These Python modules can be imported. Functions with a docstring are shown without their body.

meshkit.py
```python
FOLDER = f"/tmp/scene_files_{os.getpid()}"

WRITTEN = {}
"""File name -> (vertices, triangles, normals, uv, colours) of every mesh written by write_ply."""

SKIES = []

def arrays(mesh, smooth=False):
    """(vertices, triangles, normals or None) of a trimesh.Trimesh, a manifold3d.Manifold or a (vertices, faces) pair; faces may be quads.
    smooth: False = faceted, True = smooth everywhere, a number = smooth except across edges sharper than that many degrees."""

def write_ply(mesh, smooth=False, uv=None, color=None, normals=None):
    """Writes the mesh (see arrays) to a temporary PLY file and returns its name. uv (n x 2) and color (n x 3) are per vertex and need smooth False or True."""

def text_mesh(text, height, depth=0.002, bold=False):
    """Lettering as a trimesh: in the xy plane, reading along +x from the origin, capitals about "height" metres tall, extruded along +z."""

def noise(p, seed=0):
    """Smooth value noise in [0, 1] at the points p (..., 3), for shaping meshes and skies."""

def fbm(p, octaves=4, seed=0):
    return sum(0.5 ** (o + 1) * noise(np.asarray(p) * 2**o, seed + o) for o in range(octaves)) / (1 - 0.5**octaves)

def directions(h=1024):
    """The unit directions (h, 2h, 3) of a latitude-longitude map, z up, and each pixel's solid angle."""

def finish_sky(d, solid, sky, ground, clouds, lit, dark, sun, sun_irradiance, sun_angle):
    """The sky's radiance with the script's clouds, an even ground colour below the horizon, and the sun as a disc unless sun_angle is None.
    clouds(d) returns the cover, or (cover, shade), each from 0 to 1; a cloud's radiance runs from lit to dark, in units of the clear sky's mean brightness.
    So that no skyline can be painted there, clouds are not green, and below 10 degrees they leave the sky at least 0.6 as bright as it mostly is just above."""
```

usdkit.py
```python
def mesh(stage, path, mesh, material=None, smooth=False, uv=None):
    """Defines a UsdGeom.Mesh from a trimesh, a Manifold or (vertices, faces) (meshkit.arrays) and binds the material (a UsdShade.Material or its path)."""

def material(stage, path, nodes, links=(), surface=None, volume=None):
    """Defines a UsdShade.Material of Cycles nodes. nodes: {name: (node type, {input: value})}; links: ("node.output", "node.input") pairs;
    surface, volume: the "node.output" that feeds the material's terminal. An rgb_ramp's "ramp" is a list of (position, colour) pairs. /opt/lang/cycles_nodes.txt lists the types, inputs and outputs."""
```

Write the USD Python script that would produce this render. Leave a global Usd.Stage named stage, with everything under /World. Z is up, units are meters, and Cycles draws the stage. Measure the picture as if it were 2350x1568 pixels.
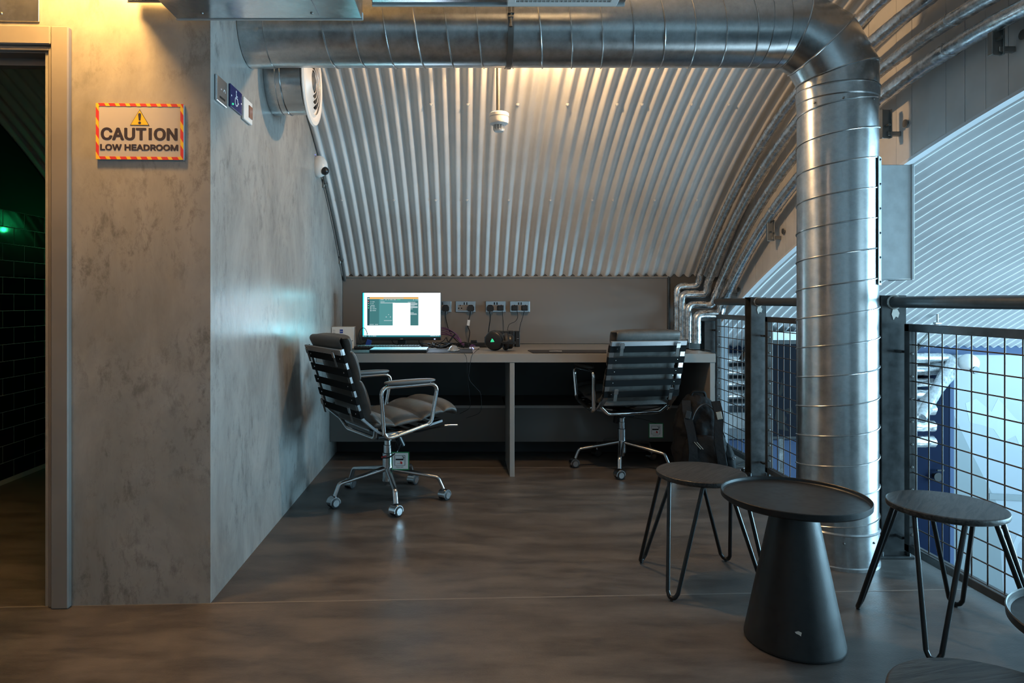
import math, random
import numpy as np
import trimesh, usdkit, meshkit
from shapely import geometry as sg, affinity, union_all
from pxr import Usd, UsdGeom, UsdLux, UsdShade, Gf, Sdf

random.seed(7)
RNG = np.random.default_rng(7)
PI = math.pi
stage = Usd.Stage.CreateInMemory()
UsdGeom.SetStageUpAxis(stage, 'Z')
UsdGeom.SetStageMetersPerUnit(stage, 1.0)
UsdGeom.Xform.Define(stage, '/World')
UsdGeom.Scope.Define(stage, '/World/Looks')

# ------------------------------------------------------------------ camera, light, exposure
FPX, PX, PY, EYE = 1545.0, 1060.0, 692.0, 1.1      # focal length and principal point in pixels, eye height
cam = UsdGeom.Camera.Define(stage, '/World/Camera')
cam.CreateHorizontalApertureAttr(36.0)
cam.CreateFocalLengthAttr(36.0 * FPX / 2350)
cam.CreateHorizontalApertureOffsetAttr(36.0 / 2350 * (1175 - PX))
cam.CreateVerticalApertureOffsetAttr(-36.0 / 2350 * (784 - PY))
cam.CreateClippingRangeAttr(Gf.Vec2f(0.05, 100))
cam.CreateExposureAttr(0.0)
cam.AddTranslateOp().Set(Gf.Vec3d(0, 0, EYE))
cam.AddRotateXOp().Set(90.0)


def aim(x, pos, to):
    """Places a light at pos so that its -Z looks at to."""
    m = Gf.Matrix4d().SetLookAt(Gf.Vec3d(*pos), Gf.Vec3d(*to), Gf.Vec3d(0.01, 0.02, 1).GetNormalized())
    x.AddTransformOp().Set(m.GetInverse())


def rect_light(name, pos, to, w, h, col, power):
    l = UsdLux.RectLight.Define(stage, '/World/' + name)
    l.CreateWidthAttr(w); l.CreateHeightAttr(h); l.CreateColorAttr(Gf.Vec3f(*col)); l.CreateIntensityAttr(power)
    aim(l, pos, to)


def ball_light(name, pos, r, col, power):
    l = UsdLux.SphereLight.Define(stage, '/World/' + name)
    l.CreateRadiusAttr(r); l.CreateColorAttr(Gf.Vec3f(*col)); l.CreateIntensityAttr(power)
    l.AddTranslateOp().Set(Gf.Vec3d(*pos))


WARM = (1.0, 0.52, 0.14)
# hall beyond the railing: cool area lights added in place of unseen fittings
rect_light('hall_fill', (6.6, 2.5, 0.65), (0.0, 2.6, 0.6), 3.4, 1.7, (0.42, 0.77, 1.0), 38.0)
rect_light('hall_floor_fill', (4.4, 2.4, -2.2), (4.3, 2.5, 1.3), 2.4, 2.4, (0.60, 0.85, 1.0), 6.5)
rect_light('hall_fill_001', (5.6, -1.6, 0.7), (2.2, 3.6, 0.8), 2.2, 1.2, (0.52, 0.83, 1.0), 3.6)
# warm spots under the vault
ball_light('vault_lamp', (0.42, 3.22, 2.36), 0.035, (1.0, 0.62, 0.30), 1000.0)
ball_light('door_lamp', (-1.30, 2.12, 2.42), 0.08, WARM, 250.0)
ball_light('aisle_lamp', (-1.9, 0.2, 2.3), 0.05, (1.0, 0.62, 0.36), 70.0)
ball_light('aisle_lamp_001', (0.35, -1.8, 2.3), 0.05, (1.0, 0.70, 0.47), 190.0)
# the dark room on the left has one small green indicator
ball_light('exit_indicator', (-2.28, 4.73, 1.605), 0.015, (0.02, 1.0, 0.28), 90.0)


# ------------------------------------------------------------------ prims and custom data
taken = {}
base_of = {}


def fresh(parent, name):
    n = taken.get((parent, name), 0)
    taken[(parent, name)] = n + 1
    return f'{parent}/{name}' + (f'_{n:03d}' if n else '')


def path_of(p):
    return '/World' if p is None else str(p.GetPath())


def tag(p, label=None, cat=None, group=None, kind=None):
    for k, v in (('label', label), ('category', cat), ('group', group), ('kind', kind)):
        if v:
            p.SetCustomDataByKey(k, v)
    return p


def thing(name, label, cat, loc=(0, 0, 0), rot=0.0, group=None, kind=None):
    x = UsdGeom.Xform.Define(stage, fresh('/World', name))
    x.AddTranslateOp().Set(Gf.Vec3d(*loc))
    x.AddRotateZOp().Set(float(rot))
    base_of[str(x.GetPath())] = (np.array(loc, float), rot)
    return tag(x.GetPrim(), label, cat, group, kind)


def obj(name, mesh, mat, parent=None, smooth=35, label=None, cat=None, group=None, kind=None, world=False):
    if isinstance(mesh, list):
        mesh = trimesh.util.concatenate(mesh)
    if world and parent is not None:
        top = '/'.join(path_of(parent).split('/')[:3])
        loc, rot = base_of[top]
        mesh = mesh.copy(); mesh.apply_translation(-loc)
        if rot:
            mesh.apply_transform(trimesh.transformations.rotation_matrix(-math.radians(rot), [0, 0, 1]))
    m = usdkit.mesh(stage, fresh(path_of(parent), name), mesh, M[mat], smooth=smooth)
    if parent is None:
        base_of[str(m.GetPath())] = (np.zeros(3), 0)
    return tag(m.GetPrim(), label, cat, group, kind)


def dup(root, loc, rot, label, group=None):
    was = root.GetCustomData()
    name = root.GetName()
    r = thing(name, label, was['category'], loc, rot, group or was.get('group'))
    r.GetReferences().AddInternalReference(root.GetPath())
    r.SetInstanceable(True)
    return r


def at(px, py, depth):
    """The point seen at a pixel of the photograph, at a depth in metres."""
    return np.array([(px - PX) * depth / FPX, depth, EYE + (PY - py) * depth / FPX])


# ------------------------------------------------------------------ shapes
def box(x0, x1, y0, y1, z0, z1, b=0.0):
    c = np.array([(x0 + x1) / 2, (y0 + y1) / 2, (z0 + z1) / 2])
    h = np.abs(np.array([x1 - x0, y1 - y0, z1 - z0])) / 2
    if b <= 0:
        m = trimesh.creation.box(2 * h)
    else:
        b = min(b, 0.45 * h.min())
        p = []
        for s in np.ndindex(2, 2, 2):
            s = np.array(s) * 2 - 1
            for k in range(3):
                q = h - b
                q[k] = h[k]
                p.append(s * q)
        m = trimesh.convex.convex_hull(np.array(p))
    m.apply_translation(c)
    return m


def cbox(c, s, b=0.0):
    return box(c[0] - s[0] / 2, c[0] + s[0] / 2, c[1] - s[1] / 2, c[1] + s[1] / 2, c[2] - s[2] / 2, c[2] + s[2] / 2, b)


def rot(m, deg, axis, about=(0, 0, 0)):
    m.apply_transform(trimesh.transformations.rotation_matrix(math.radians(deg), axis, about))
    return m


def move(m, v):
    m.apply_translation(v)
    return m


def circle(r, n=12):
    a = np.arange(n) * 2 * PI / n
    return np.stack([r * np.cos(a), r * np.sin(a)], 1)


def rect(w, h):
    return np.array([[w, h], [-w, h], [-w, -h], [w, -h]]) / 2


def sweep(pts, section, up=None, scale=None, closed=False):
    """A section swept along a polyline with parallel transport and flat caps."""
    p = np.asarray(pts, float)
    n, k = len(p), len(section)
    t = np.zeros_like(p)
    if closed:
        t = np.roll(p, -1, 0) - np.roll(p, 1, 0)
    else:
        t[1:-1] = p[2:] - p[:-2]
        t[0], t[-1] = p[1] - p[0], p[-1] - p[-2]
    t /= np.linalg.norm(t, axis=1, keepdims=True)
    a = np.array(up if up is not None else ([0, 0, 1] if abs(t[0][2]) < 0.9 else [1, 0, 0]), float)
    rings = []
    for i in range(n):
        a = a - t[i] * (a @ t[i])
        a /= np.linalg.norm(a)
        b = np.cross(t[i], a)
        s = 1.0 if scale is None else scale[i]
        rings.append(p[i] + s * (section[:, :1] * b + section[:, 1:] * a))
    v = np.vstack(rings)
    f = []
    m = n if closed else n - 1
    for i in range(m):
        j = (i + 1) % n
        for q in range(k):
            r = (q + 1) % k
            f += [[i * k + q, i * k + r, j * k + r], [i * k + q, j * k + r, j * k + q]]
    if not closed:
        v = np.vstack([v, p[0], p[-1]])
        for q in range(k):
            r = (q + 1) % k
            f += [[n * k, r, q], [n * k + 1, (n - 1) * k + q, (n - 1) * k + r]]
    m = trimesh.Trimesh(v, np.array(f), process=False)
    if m.volume < 0:
        m.invert()
    return m


def tube(pts, r, n=12, **kw):
    return sweep(pts, circle(r, n), **kw)


def rod(a, b, r, n=12):
    return tube([a, b], r, n)


def fillet(pts, r, k=6, closed=False):
    """Rounds the corners of a polyline."""
    p = [np.array(q, float) for q in pts]
    out = []
    n = len(p)
    for i in range(n):
        if not closed and i in (0, n - 1):
            out.append(p[i]); continue
        a, b, c = p[i - 1], p[i], p[(i + 1) % n]
        u, w = a - b, c - b
        lu, lw = np.linalg.norm(u), np.linalg.norm(w)
        u, w = u / lu, w / lw
        ang = math.acos(np.clip(u @ w, -1, 1))
        if ang > 3.1:
            out.append(b); continue
        d = min(r / math.tan(ang / 2), 0.48 * lu, 0.48 * lw)
        s, e = b + u * d, b + w * d
        for t in np.linspace(0, 1, k):
            out.append((1 - t) ** 2 * s + 2 * t * (1 - t) * b + t * t * e)
    return np.array(out)


def spline(pts, k=8):
    p = np.array(pts, float)
    p = np.vstack([2 * p[0] - p[1], p, 2 * p[-1] - p[-2]])
    out = []
    for i in range(1, len(p) - 2):
        for t in np.linspace(0, 1, k, endpoint=False):
            a, b, c, d = p[i - 1:i + 3]
            out.append(0.5 * (2 * b + (c - a) * t + (2 * a - 5 * b + 4 * c - d) * t * t + (3 * b - a - 3 * c + d) * t ** 3))
    out.append(p[-2])
    return np.array(out)


def lathe(prof, n=48, axis='z', c=(0, 0, 0)):
    m = trimesh.creation.revolve(np.array(prof, float), sections=n)
    if axis == 'x':
        rot(m, 90, [0, 1, 0])
    if axis == 'y':
        rot(m, -90, [1, 0, 0])
    if m.volume < 0:
        m.invert()
    return move(m, c)


def extrude(poly, d):
    g = [x for x in getattr(poly, 'geoms', [poly]) if x.area > 1e-9]
    return trimesh.util.concatenate([trimesh.creation.extrude_polygon(x, d, engine='earcut') for x in g])


def to_wall(m):
    """From the drawing plane (x right, y up, z out) to a wall that faces -Y."""
    rot(m, 90, [1, 0, 0])
    return m


def to_side(m):
    """From the drawing plane to a wall that faces +X (drawing x runs along +Y)."""
    to_wall(m)
    return rot(m, 90, [0, 0, 1])


def text(s, h, d=0.0008, bold=True, width=None, center=True):
    m = meshkit.text_mesh(s, h, d, bold)
    if width:
        m.apply_scale([width / (m.bounds[1][0] - m.bounds[0][0]), 1, 1])
    if center:
        m.apply_translation([-(m.bounds[0][0] + m.bounds[1][0]) / 2, 0, 0])
    return m


def yz_slab(poly, x0, x1):
    """A shape drawn in the (y, z) plane, extruded from x0 to x1."""
    m = extrude(poly, x1 - x0)
    v = m.vertices.copy()
    m.vertices = np.stack([x0 + v[:, 2], v[:, 0], v[:, 1]], 1)
    if m.volume < 0:
        m.invert()
    return m


# ------------------------------------------------------------------ materials
M = {}


def lin(c):
    return tuple((x / 12.92 if x <= 0.04045 else ((x + 0.055) / 1.055) ** 2.4) for x in (v / 255 for v in c))


def flat(name, c, rough=0.5, metal=0.0, spec=0.5, coat=0.0, **kw):
    M[name] = usdkit.material(stage, '/World/Looks/' + name, {'p': ('principled_bsdf', dict(base_color=c, roughness=rough, metallic=metal, specular_ior_level=spec, coat_weight=coat, **kw))}, surface='p.BSDF')


def noisy(name, c0, c1, scale=8.0, rough=(0.4, 0.5), metal=0.0, bump=0.0, detail=6.0, stretch=(1, 1, 1), lo=0.35, hi=0.65, bscale=None, spec=0.5, space='object', nrough=0.6, **kw):
    src = 'tc.object' if space == 'object' else 'geo.position'
    n = {'tc': ('texture_coordinate', {}), 'geo': ('geometry', {}), 'map': ('mapping', {'scale': stretch}),
         'n': ('noise_texture', {'scale': scale, 'detail': detail, 'roughness': nrough}),
         'r': ('rgb_ramp', {'ramp': [(lo, c0), (hi, c1)]}),
         'rr': ('map_range', {'from_min': lo, 'from_max': hi, 'to_min': rough[0], 'to_max': rough[1], 'clamp': True}),
         'p': ('principled_bsdf', dict(metallic=metal, specular_ior_level=spec, **kw))}
    l = [(src, 'map.vector'), ('map.vector', 'n.vector'), ('n.fac', 'r.fac'), ('n.fac', 'rr.value'), ('r.color', 'p.base_color'), ('rr.result', 'p.roughness')]
    if bump:
        n['bn'] = ('noise_texture', {'scale': bscale or scale * 3, 'detail': 3.0})
        n['b'] = ('bump', {'strength': 1.0, 'distance': bump})
        l += [('map.vector', 'bn.vector'), ('bn.fac', 'b.height'), ('b.normal', 'p.normal')]
    M[name] = usdkit.material(stage, '/World/Looks/' + name, n, l, surface='p.BSDF')


def emit(name, c, s):
    M[name] = usdkit.material(stage, '/World/Looks/' + name, {'e': ('emission', {'color': c, 'strength': s})}, surface='e.emission')


def plaster(name, base):
    """Polished plaster: cloudy grey with vertical trowel drag and small dark smudges."""
    b = np.array(base)
    M[name] = usdkit.material(stage, '/World/Looks/' + name, {
        'g': ('geometry', {}),
        'm1': ('mapping', {'scale': (1, 1, 0.55)}),
        'n1': ('noise_texture', {'scale': 3.0, 'detail': 10.0, 'roughness': 0.68, 'distortion': 0.4}),
        'r1': ('rgb_ramp', {'ramp': [(0.3, tuple(b * 0.72)), (0.55, tuple(b)), (0.75, tuple(b * 1.22))]}),
        'm2': ('mapping', {'scale': (1, 1, 0.5)}),
        'n2': ('noise_texture', {'scale': 24.0, 'detail': 10.0, 'roughness': 0.74, 'distortion': 0.25}),
        'r2': ('rgb_ramp', {'ramp': [(0.50, (0, 0, 0)), (0.64, (1, 1, 1))]}),
        'n3': ('noise_texture', {'scale': 3.4, 'detail': 4.0}),
        'r3': ('rgb_ramp', {'ramp': [(0.42, (0.12, 0.12, 0.12)), (0.60, (1, 1, 1))]}),
        'mul': ('mix_color', {'blend_type': 'multiply', 'fac': 1.0}),
        'mf': ('rgb_to_bw', {}),
        'k': ('math', {'math_type': 'multiply', 'value2': 0.62}),
        'mx': ('mix_color', {'blend_type': 'mix', 'b': tuple(b * 0.3)}),
        'rr': ('map_range', {'from_min': 0.3, 'from_max': 0.7, 'to_min': 0.25, 'to_max': 0.36, 'clamp': True}),
        'bn': ('noise_texture', {'scale': 9.0, 'detail': 5.0}),
        'bp': ('bump', {'strength': 0.6, 'distance': 0.004}),
        'p': ('principled_bsdf', {'specular_ior_level': 0.5}),
    }, [('g.position', 'm1.vector'), ('m1.vector', 'n1.vector'), ('n1.fac', 'r1.fac'), ('g.position', 'm2.vector'), ('m2.vector', 'n2.vector'),
        ('n2.fac', 'r2.fac'), ('g.position', 'n3.vector'), ('n3.fac', 'r3.fac'), ('r2.color', 'mul.a'), ('r3.color', 'mul.b'), ('mul.result', 'mf.color'),
        ('mf.val', 'k.value1'), ('k.value', 'mx.fac'), ('r1.color', 'mx.a'), ('mx.result', 'p.base_color'), ('n1.fac', 'rr.value'), ('rr.result', 'p.roughness'),
        ('m1.vector', 'bn.vector'), ('bn.fac', 'bp.height'), ('bp.normal', 'p.normal')], surface='p.BSDF')


plaster('plaster', (0.33, 0.32, 0.305))
noisy('vinyl_floor', (0.068, 0.061, 0.057), (0.134, 0.121, 0.112), scale=3.4, rough=(0.36, 0.48), detail=12.0, stretch=(0.8, 2.4, 1), lo=0.40, hi=0.62, bump=0.0006, bscale=160, space='world', nrough=0.72)
flat('weld', (0.20, 0.185, 0.17), 0.5)
noisy('white_sheet', (0.60, 0.60, 0.60), (0.68, 0.68, 0.68), scale=3, rough=(0.34, 0.42), space='world')
noisy('hall_sheet', (0.60, 0.61, 0.62), (0.68, 0.69, 0.70), scale=3, rough=(0.38, 0.46), space='world')
noisy('board_white', (0.50, 0.49, 0.48), (0.58, 0.57, 0.56), scale=5, rough=(0.4, 0.5), space='world')
flat('trim_white', (0.62, 0.63, 0.65), 0.35)
def sheet_metal(name, axis):
    """Galvanised sheet brushed round the duct: the highlights stretch along its axis."""
    M[name] = usdkit.material(stage, '/World/Looks/' + name, {
        'g': ('geometry', {}), 'n': ('noise_texture', {'scale': 9.0, 'detail': 8.0, 'roughness': 0.65}),
        'r': ('rgb_ramp', {'ramp': [(0.3, (0.50, 0.52, 0.53)), (0.7, (0.62, 0.64, 0.65))]}),
        'rr': ('map_range', {'from_min': 0.3, 'from_max': 0.7, 'to_min': 0.27, 'to_max': 0.36, 'clamp': True}),
        't': ('tangent', {'direction_type': 'radial', 'axis': axis}),
        'p': ('principled_bsdf', {'metallic': 1.0, 'anisotropic': 0.75, 'anisotropic_rotation': 0.25})},
        [('g.position', 'n.vector'), ('n.fac', 'r.fac'), ('n.fac', 'rr.value'), ('r.color', 'p.base_color'), ('rr.result', 'p.roughness'), ('t.tangent', 'p.tangent')], surface='p.BSDF')


sheet_metal('galvanised_round', 'z')
sheet_metal('galvanised_long', 'x')
noisy('galvanised', (0.50, 0.52, 0.53), (0.60, 0.62, 0.63), scale=9, rough=(0.18, 0.26), metal=1.0, detail=8.0, space='world')
noisy('galvanised_dull', (0.46, 0.48, 0.49), (0.54, 0.56, 0.57), scale=22, rough=(0.38, 0.5), metal=0.35, detail=8.0, space='world')
noisy('foil_pale', (0.50, 0.51, 0.52), (0.68, 0.69, 0.70), scale=30, rough=(0.22, 0.36), metal=0.8, bump=0.0016, bscale=30, space='world')
noisy('foil', (0.66, 0.67, 0.68), (0.84, 0.85, 0.86), scale=30, rough=(0.20, 0.34), metal=1.0, bump=0.0009, bscale=40, detail=6.0, space='world')
flat('steel_strut', (0.30, 0.30, 0.29), 0.4, 1.0)
noisy('frame_paint', (0.20, 0.185, 0.17), (0.23, 0.215, 0.20), scale=4, rough=(0.36, 0.44), space='world')
flat('dark_tile', (0.008, 0.010, 0.010), 0.08, 0.0, 0.5)
flat('tile_grout', (0.50, 0.52, 0.50), 0.8)
flat('dark_wall', (0.02, 0.022, 0.021), 0.7)
flat('hall_wall', (0.19, 0.208, 0.23), 0.5)
flat('hall_wall_grey', (0.12, 0.137, 0.144), 0.5)
flat('hall_wall_light', (0.235, 0.258, 0.282), 0.5)
flat('hall_navy', (0.004, 0.008, 0.022), 0.6, 0.0, 0.04)
flat('hall_blue', (0.045, 0.065, 0.12), 0.6, 0.0, 0.1)
flat('room_shell', (0.09, 0.088, 0.085), 0.7)
flat('grey_board', (0.155, 0.14, 0.128), 0.45)
flat('grey_laminate', (0.25, 0.235, 0.22), 0.42)
flat('dark_laminate', (0.10, 0.092, 0.085), 0.5)
flat('kick', (0.03, 0.028, 0.027), 0.6)
noisy('raw_steel', (0.045, 0.047, 0.048), (0.075, 0.078, 0.080), scale=18, rough=(0.36, 0.46), metal=0.45, detail=8.0, space='world')
flat('weld_bead', (0.45, 0.43, 0.40), 0.35, 0.9)
noisy('rust_wire', (0.05, 0.032, 0.026), (0.09, 0.065, 0.055), scale=20, rough=(0.45, 0.6), metal=0.4, space='world')
flat('black_steel', (0.010, 0.0105, 0.011), 0.30, 0.0, 0.5)
noisy('black_powder', (0.008, 0.009, 0.010), (0.012, 0.013, 0.014), scale=40, rough=(0.36, 0.44), bump=0.0002, bscale=600)
flat('chip', (0.6, 0.58, 0.54), 0.6)
flat('chrome', (0.80, 0.81, 0.82), 0.09, 1.0)
flat('satin_steel', (0.42, 0.42, 0.43), 0.42, 0.9)
flat('chrome_brushed', (0.60, 0.60, 0.61), 0.22, 1.0)
noisy('leather', (0.060, 0.056, 0.052), (0.085, 0.080, 0.074), scale=30, rough=(0.46, 0.58), bump=0.0012, bscale=26, detail=8.0)
flat('arm_pad', (0.085, 0.075, 0.07), 0.5)
flat('strap', (0.006, 0.0065, 0.007), 0.8, 0.0, 0.12)
flat('strap_leather', (0.09, 0.085, 0.08), 0.5)
flat('plastic_black', (0.012, 0.012, 0.013), 0.35)
flat('rubber', (0.02, 0.02, 0.021), 0.55)
flat('wheel_grey', (0.16, 0.165, 0.17), 0.35, 0.6)
flat('white_plastic', (0.72, 0.70, 0.68), 0.35)
flat('sign_white', (0.46, 0.44, 0.45), 0.4)
flat('sign_red', (0.62, 0.03, 0.03), 0.35)
flat('sign_yellow', (0.80, 0.50, 0.02), 0.35)
flat('sign_ink', (0.022, 0.016, 0.03), 0.4)
flat('navy_plate', (0.018, 0.02, 0.10), 0.3)
flat('print_white', (0.75, 0.75, 0.77), 0.4)
flat('copper_sensor', (0.25, 0.12, 0.08), 0.2)
flat('card_white', (0.70, 0.69, 0.68), 0.5)
flat('card_grey', (0.34, 0.33, 0.33), 0.5)
flat('print_blue', (0.015, 0.05, 0.30), 0.45)
flat('tag_green', (0.01, 0.22, 0.07), 0.5)
flat('print_black', (0.008, 0.008, 0.008), 0.6, 0.0, 0.1)
flat('print_red', (0.5, 0.02, 0.02), 0.5)
flat('cable_black', (0.008, 0.008, 0.009), 0.55, 0.0, 0.2)
flat('cable_purple', (0.13, 0.05, 0.16), 0.4)
flat('mat_black', (0.014, 0.014, 0.016), 0.75)
flat('pad_brown', (0.018, 0.013, 0.011), 0.6)
flat('lid_monitor_tint', (0.10, 0.15, 0.17), 0.42, 0.4)  # cyan reflection of the monitor is put into the lid colour
flat('mouse_grey', (0.25, 0.25, 0.26), 0.25)
flat('dark_screen', (0.004, 0.005, 0.009), 0.5, 0.0, 0.05)
flat('grey_conduit', (0.11, 0.115, 0.115), 0.45, 0.2)
noisy('nylon', (0.006, 0.006, 0.0065), (0.010, 0.010, 0.011), scale=60, rough=(0.65, 0.8), bump=0.002, bscale=40, spec=0.2)
flat('reflective', (0.30, 0.28, 0.24), 0.4)
emit('led_green', (0.05, 1.0, 0.35), 1.6)
emit('led_blue', (0.35, 0.45, 1.0), 3.0)
emit('led_violet', (0.35, 0.35, 1.0), 0.9)
emit('screen_dark', (0.06, 0.20, 0.21), 1.0)
emit('screen_side', (0.035, 0.14, 0.155), 1.0)
emit('screen_mid', (0.09, 0.30, 0.31), 1.0)
emit('screen_deep', (0.02, 0.075, 0.09), 1.0)
emit('screen_orange', (1.0, 0.50, 0.14), 1.05)
emit('screen_white', (1.0, 1.0, 1.0), 4.0)
emit('screen_text', (0.75, 0.95, 1.0), 0.62)
emit('screen_bar', (0.03, 0.22, 0.26), 1.0)
emit('screen_green', (0.1, 0.7, 0.4), 1.0)
emit('screen_red', (0.9, 0.25, 0.25), 1.0)
# the desktop: a white panel whose left side drifts to cyan
M['screen_desktop'] = usdkit.material(stage, '/World/Looks/screen_desktop', {
    'tc': ('texture_coordinate', {}), 's': ('separate_xyz', {}), 'mr': ('map_range', {'from_min': -0.27, 'from_max': 0.27, 'clamp': True}),
    'r': ('rgb_ramp', {'ramp': [(0.0, (0.0, 0.10, 0.14)), (0.012, (0.05, 0.55, 0.75)), (0.03, (0.28, 0.88, 1.0)), (0.30, (0.30, 0.86, 1.0)), (0.60, (0.48, 0.82, 1.0)), (1.0, (0.66, 0.78, 1.0))]}),
    'e': ('emission', {'strength': 8.0})}, [('tc.object', 's.vector'), ('s.x', 'mr.value'), ('mr.result', 'r.fac'), ('r.color', 'e.color')], surface='e.emission')
# black-stained oak for the stool seats
M['black_oak'] = usdkit.material(stage, '/World/Looks/black_oak', {
    'tc': ('texture_coordinate', {}), 'oi': ('object_info', {}), 'm': ('mapping', {'scale': (1, 9, 9)}), 'ad': ('vector_math', {'math_type': 'add'}),
    'n': ('noise_texture', {'scale': 6.0, 'detail': 6.0, 'roughness': 0.6, 'distortion': 1.6}),
    'r': ('rgb_ramp', {'ramp': [(0.38, (0.006, 0.0055, 0.005)), (0.48, (0.026, 0.024, 0.022)), (0.60, (0.046, 0.043, 0.040))]}),
    'b': ('bump', {'strength': 0.8, 'distance': 0.0012}), 'p': ('principled_bsdf', {'roughness': 0.42})},
    [('tc.object', 'ad.vector1'), ('oi.location', 'ad.vector2'), ('ad.vector', 'm.vector'), ('m.vector', 'n.vector'), ('n.fac', 'r.fac'), ('r.color', 'p.base_color'), ('n.fac', 'b.height'), ('b.normal', 'p.normal')], surface='p.BSDF')

# ------------------------------------------------------------------ the setting
VY, VZ, VR = 1.9, -1.92, 4.60           # the near vault: centre line and radius
HY, HZ, HR = 0.79, -7.68, 9.66          # the flatter vault of the hall beyond
PITCH = 0.0712


def vault_z(y):
    return VZ + math.sqrt(VR ** 2 - (y - VY) ** 2)


def hall_z(y):
    return HZ + math.sqrt(HR ** 2 - (y - HY) ** 2)


def corrugated(x0, x1, cy, cz, r, a0, a1, amp, na):
    nx = max(2, int(round((x1 - x0) / PITCH * 10)))
    xs = np.linspace(x0, x1, nx + 1)
    th = np.linspace(a0, a1, na)
    rr = r + amp * np.cos(2 * PI * xs / PITCH)
    v = np.stack([np.broadcast_to(xs, (na, nx + 1)), cy + np.sin(th)[:, None] * rr, cz + np.cos(th)[:, None] * rr], -1).reshape(-1, 3)
    i, j = np.meshgrid(np.arange(na - 1), np.arange(nx), indexing='ij')
    q = np.stack([i * (nx + 1) + j, i * (nx + 1) + j + 1, (i + 1) * (nx + 1) + j + 1, (i + 1) * (nx + 1) + j], -1).reshape(-1, 4)
    return trimesh.Trimesh(v, np.vstack([q[:, [0, 1, 2]], q[:, [0, 2, 3]]]), process=False)


XL = -0.916                              # face of the left plaster wall
SK = 0.042                               # the front wall and the floor seams run slightly out of square


def front_y(x):
    return 2.452 + SK * (x - XL)


# floor: vinyl sheets with welded seams
def seam(k, x):
    return (2.452, 4.44)[k] + SK * (x - XL) * (1, 0.35)[k]


floor = thing('floor', 'dark mottled grey brown vinyl floor of the mezzanine', 'floor', kind='structure')
XE = 1.965
edges = [lambda x: -2.4, lambda x: seam(0, x), lambda x: seam(1, x), lambda x: 5.3]
for k in range(3):
    a, b = edges[k], edges[k + 1]
    poly = sg.Polygon([(-3.4, a(-3.4)), (XE, a(XE)), (XE, b(XE)), (-3.4, b(-3.4))])
    m = extrude(poly, 0.006); m.apply_translation([0, 0, -0.006])
    obj('sheet', m, 'vinyl_floor', floor)
for k in range(2):
    obj('weld_strip', sweep([(-3.4, seam(k, -3.4), 0.0), (XE, seam(k, XE), 0.0)], rect(0.008, 0.001)), 'weld', floor)
obj('slab', box(-3.4, XE, -2.4, 5.3, -0.25, -0.006), 'kick', floor)
obj('slab_edge', box(XE, XE + 0.02, -2.4, 5.3, -0.25, 0.004), 'raw_steel', floor)

# near vault
a_back, a_front = math.asin((5.19 - VY) / VR), math.asin((-2.4 - VY) / VR)
ceil = thing('ceiling', 'white corrugated steel lining of the vaulted ceiling', 'ceiling', kind='structure')
for x0, n in ((-3.41, 10), (-2.698, 10), (-1.986, 10), (-1.274, 5), (XL - 0.002, 10), (-0.206, 10), (0.506, 10), (1.218, 11)):
    obj('sheet', corrugated(x0, x0 + n * PITCH, VY, VZ, VR, a_back, a_front, 0.0118, 90), 'white_sheet', ceil, smooth=True)
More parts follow.
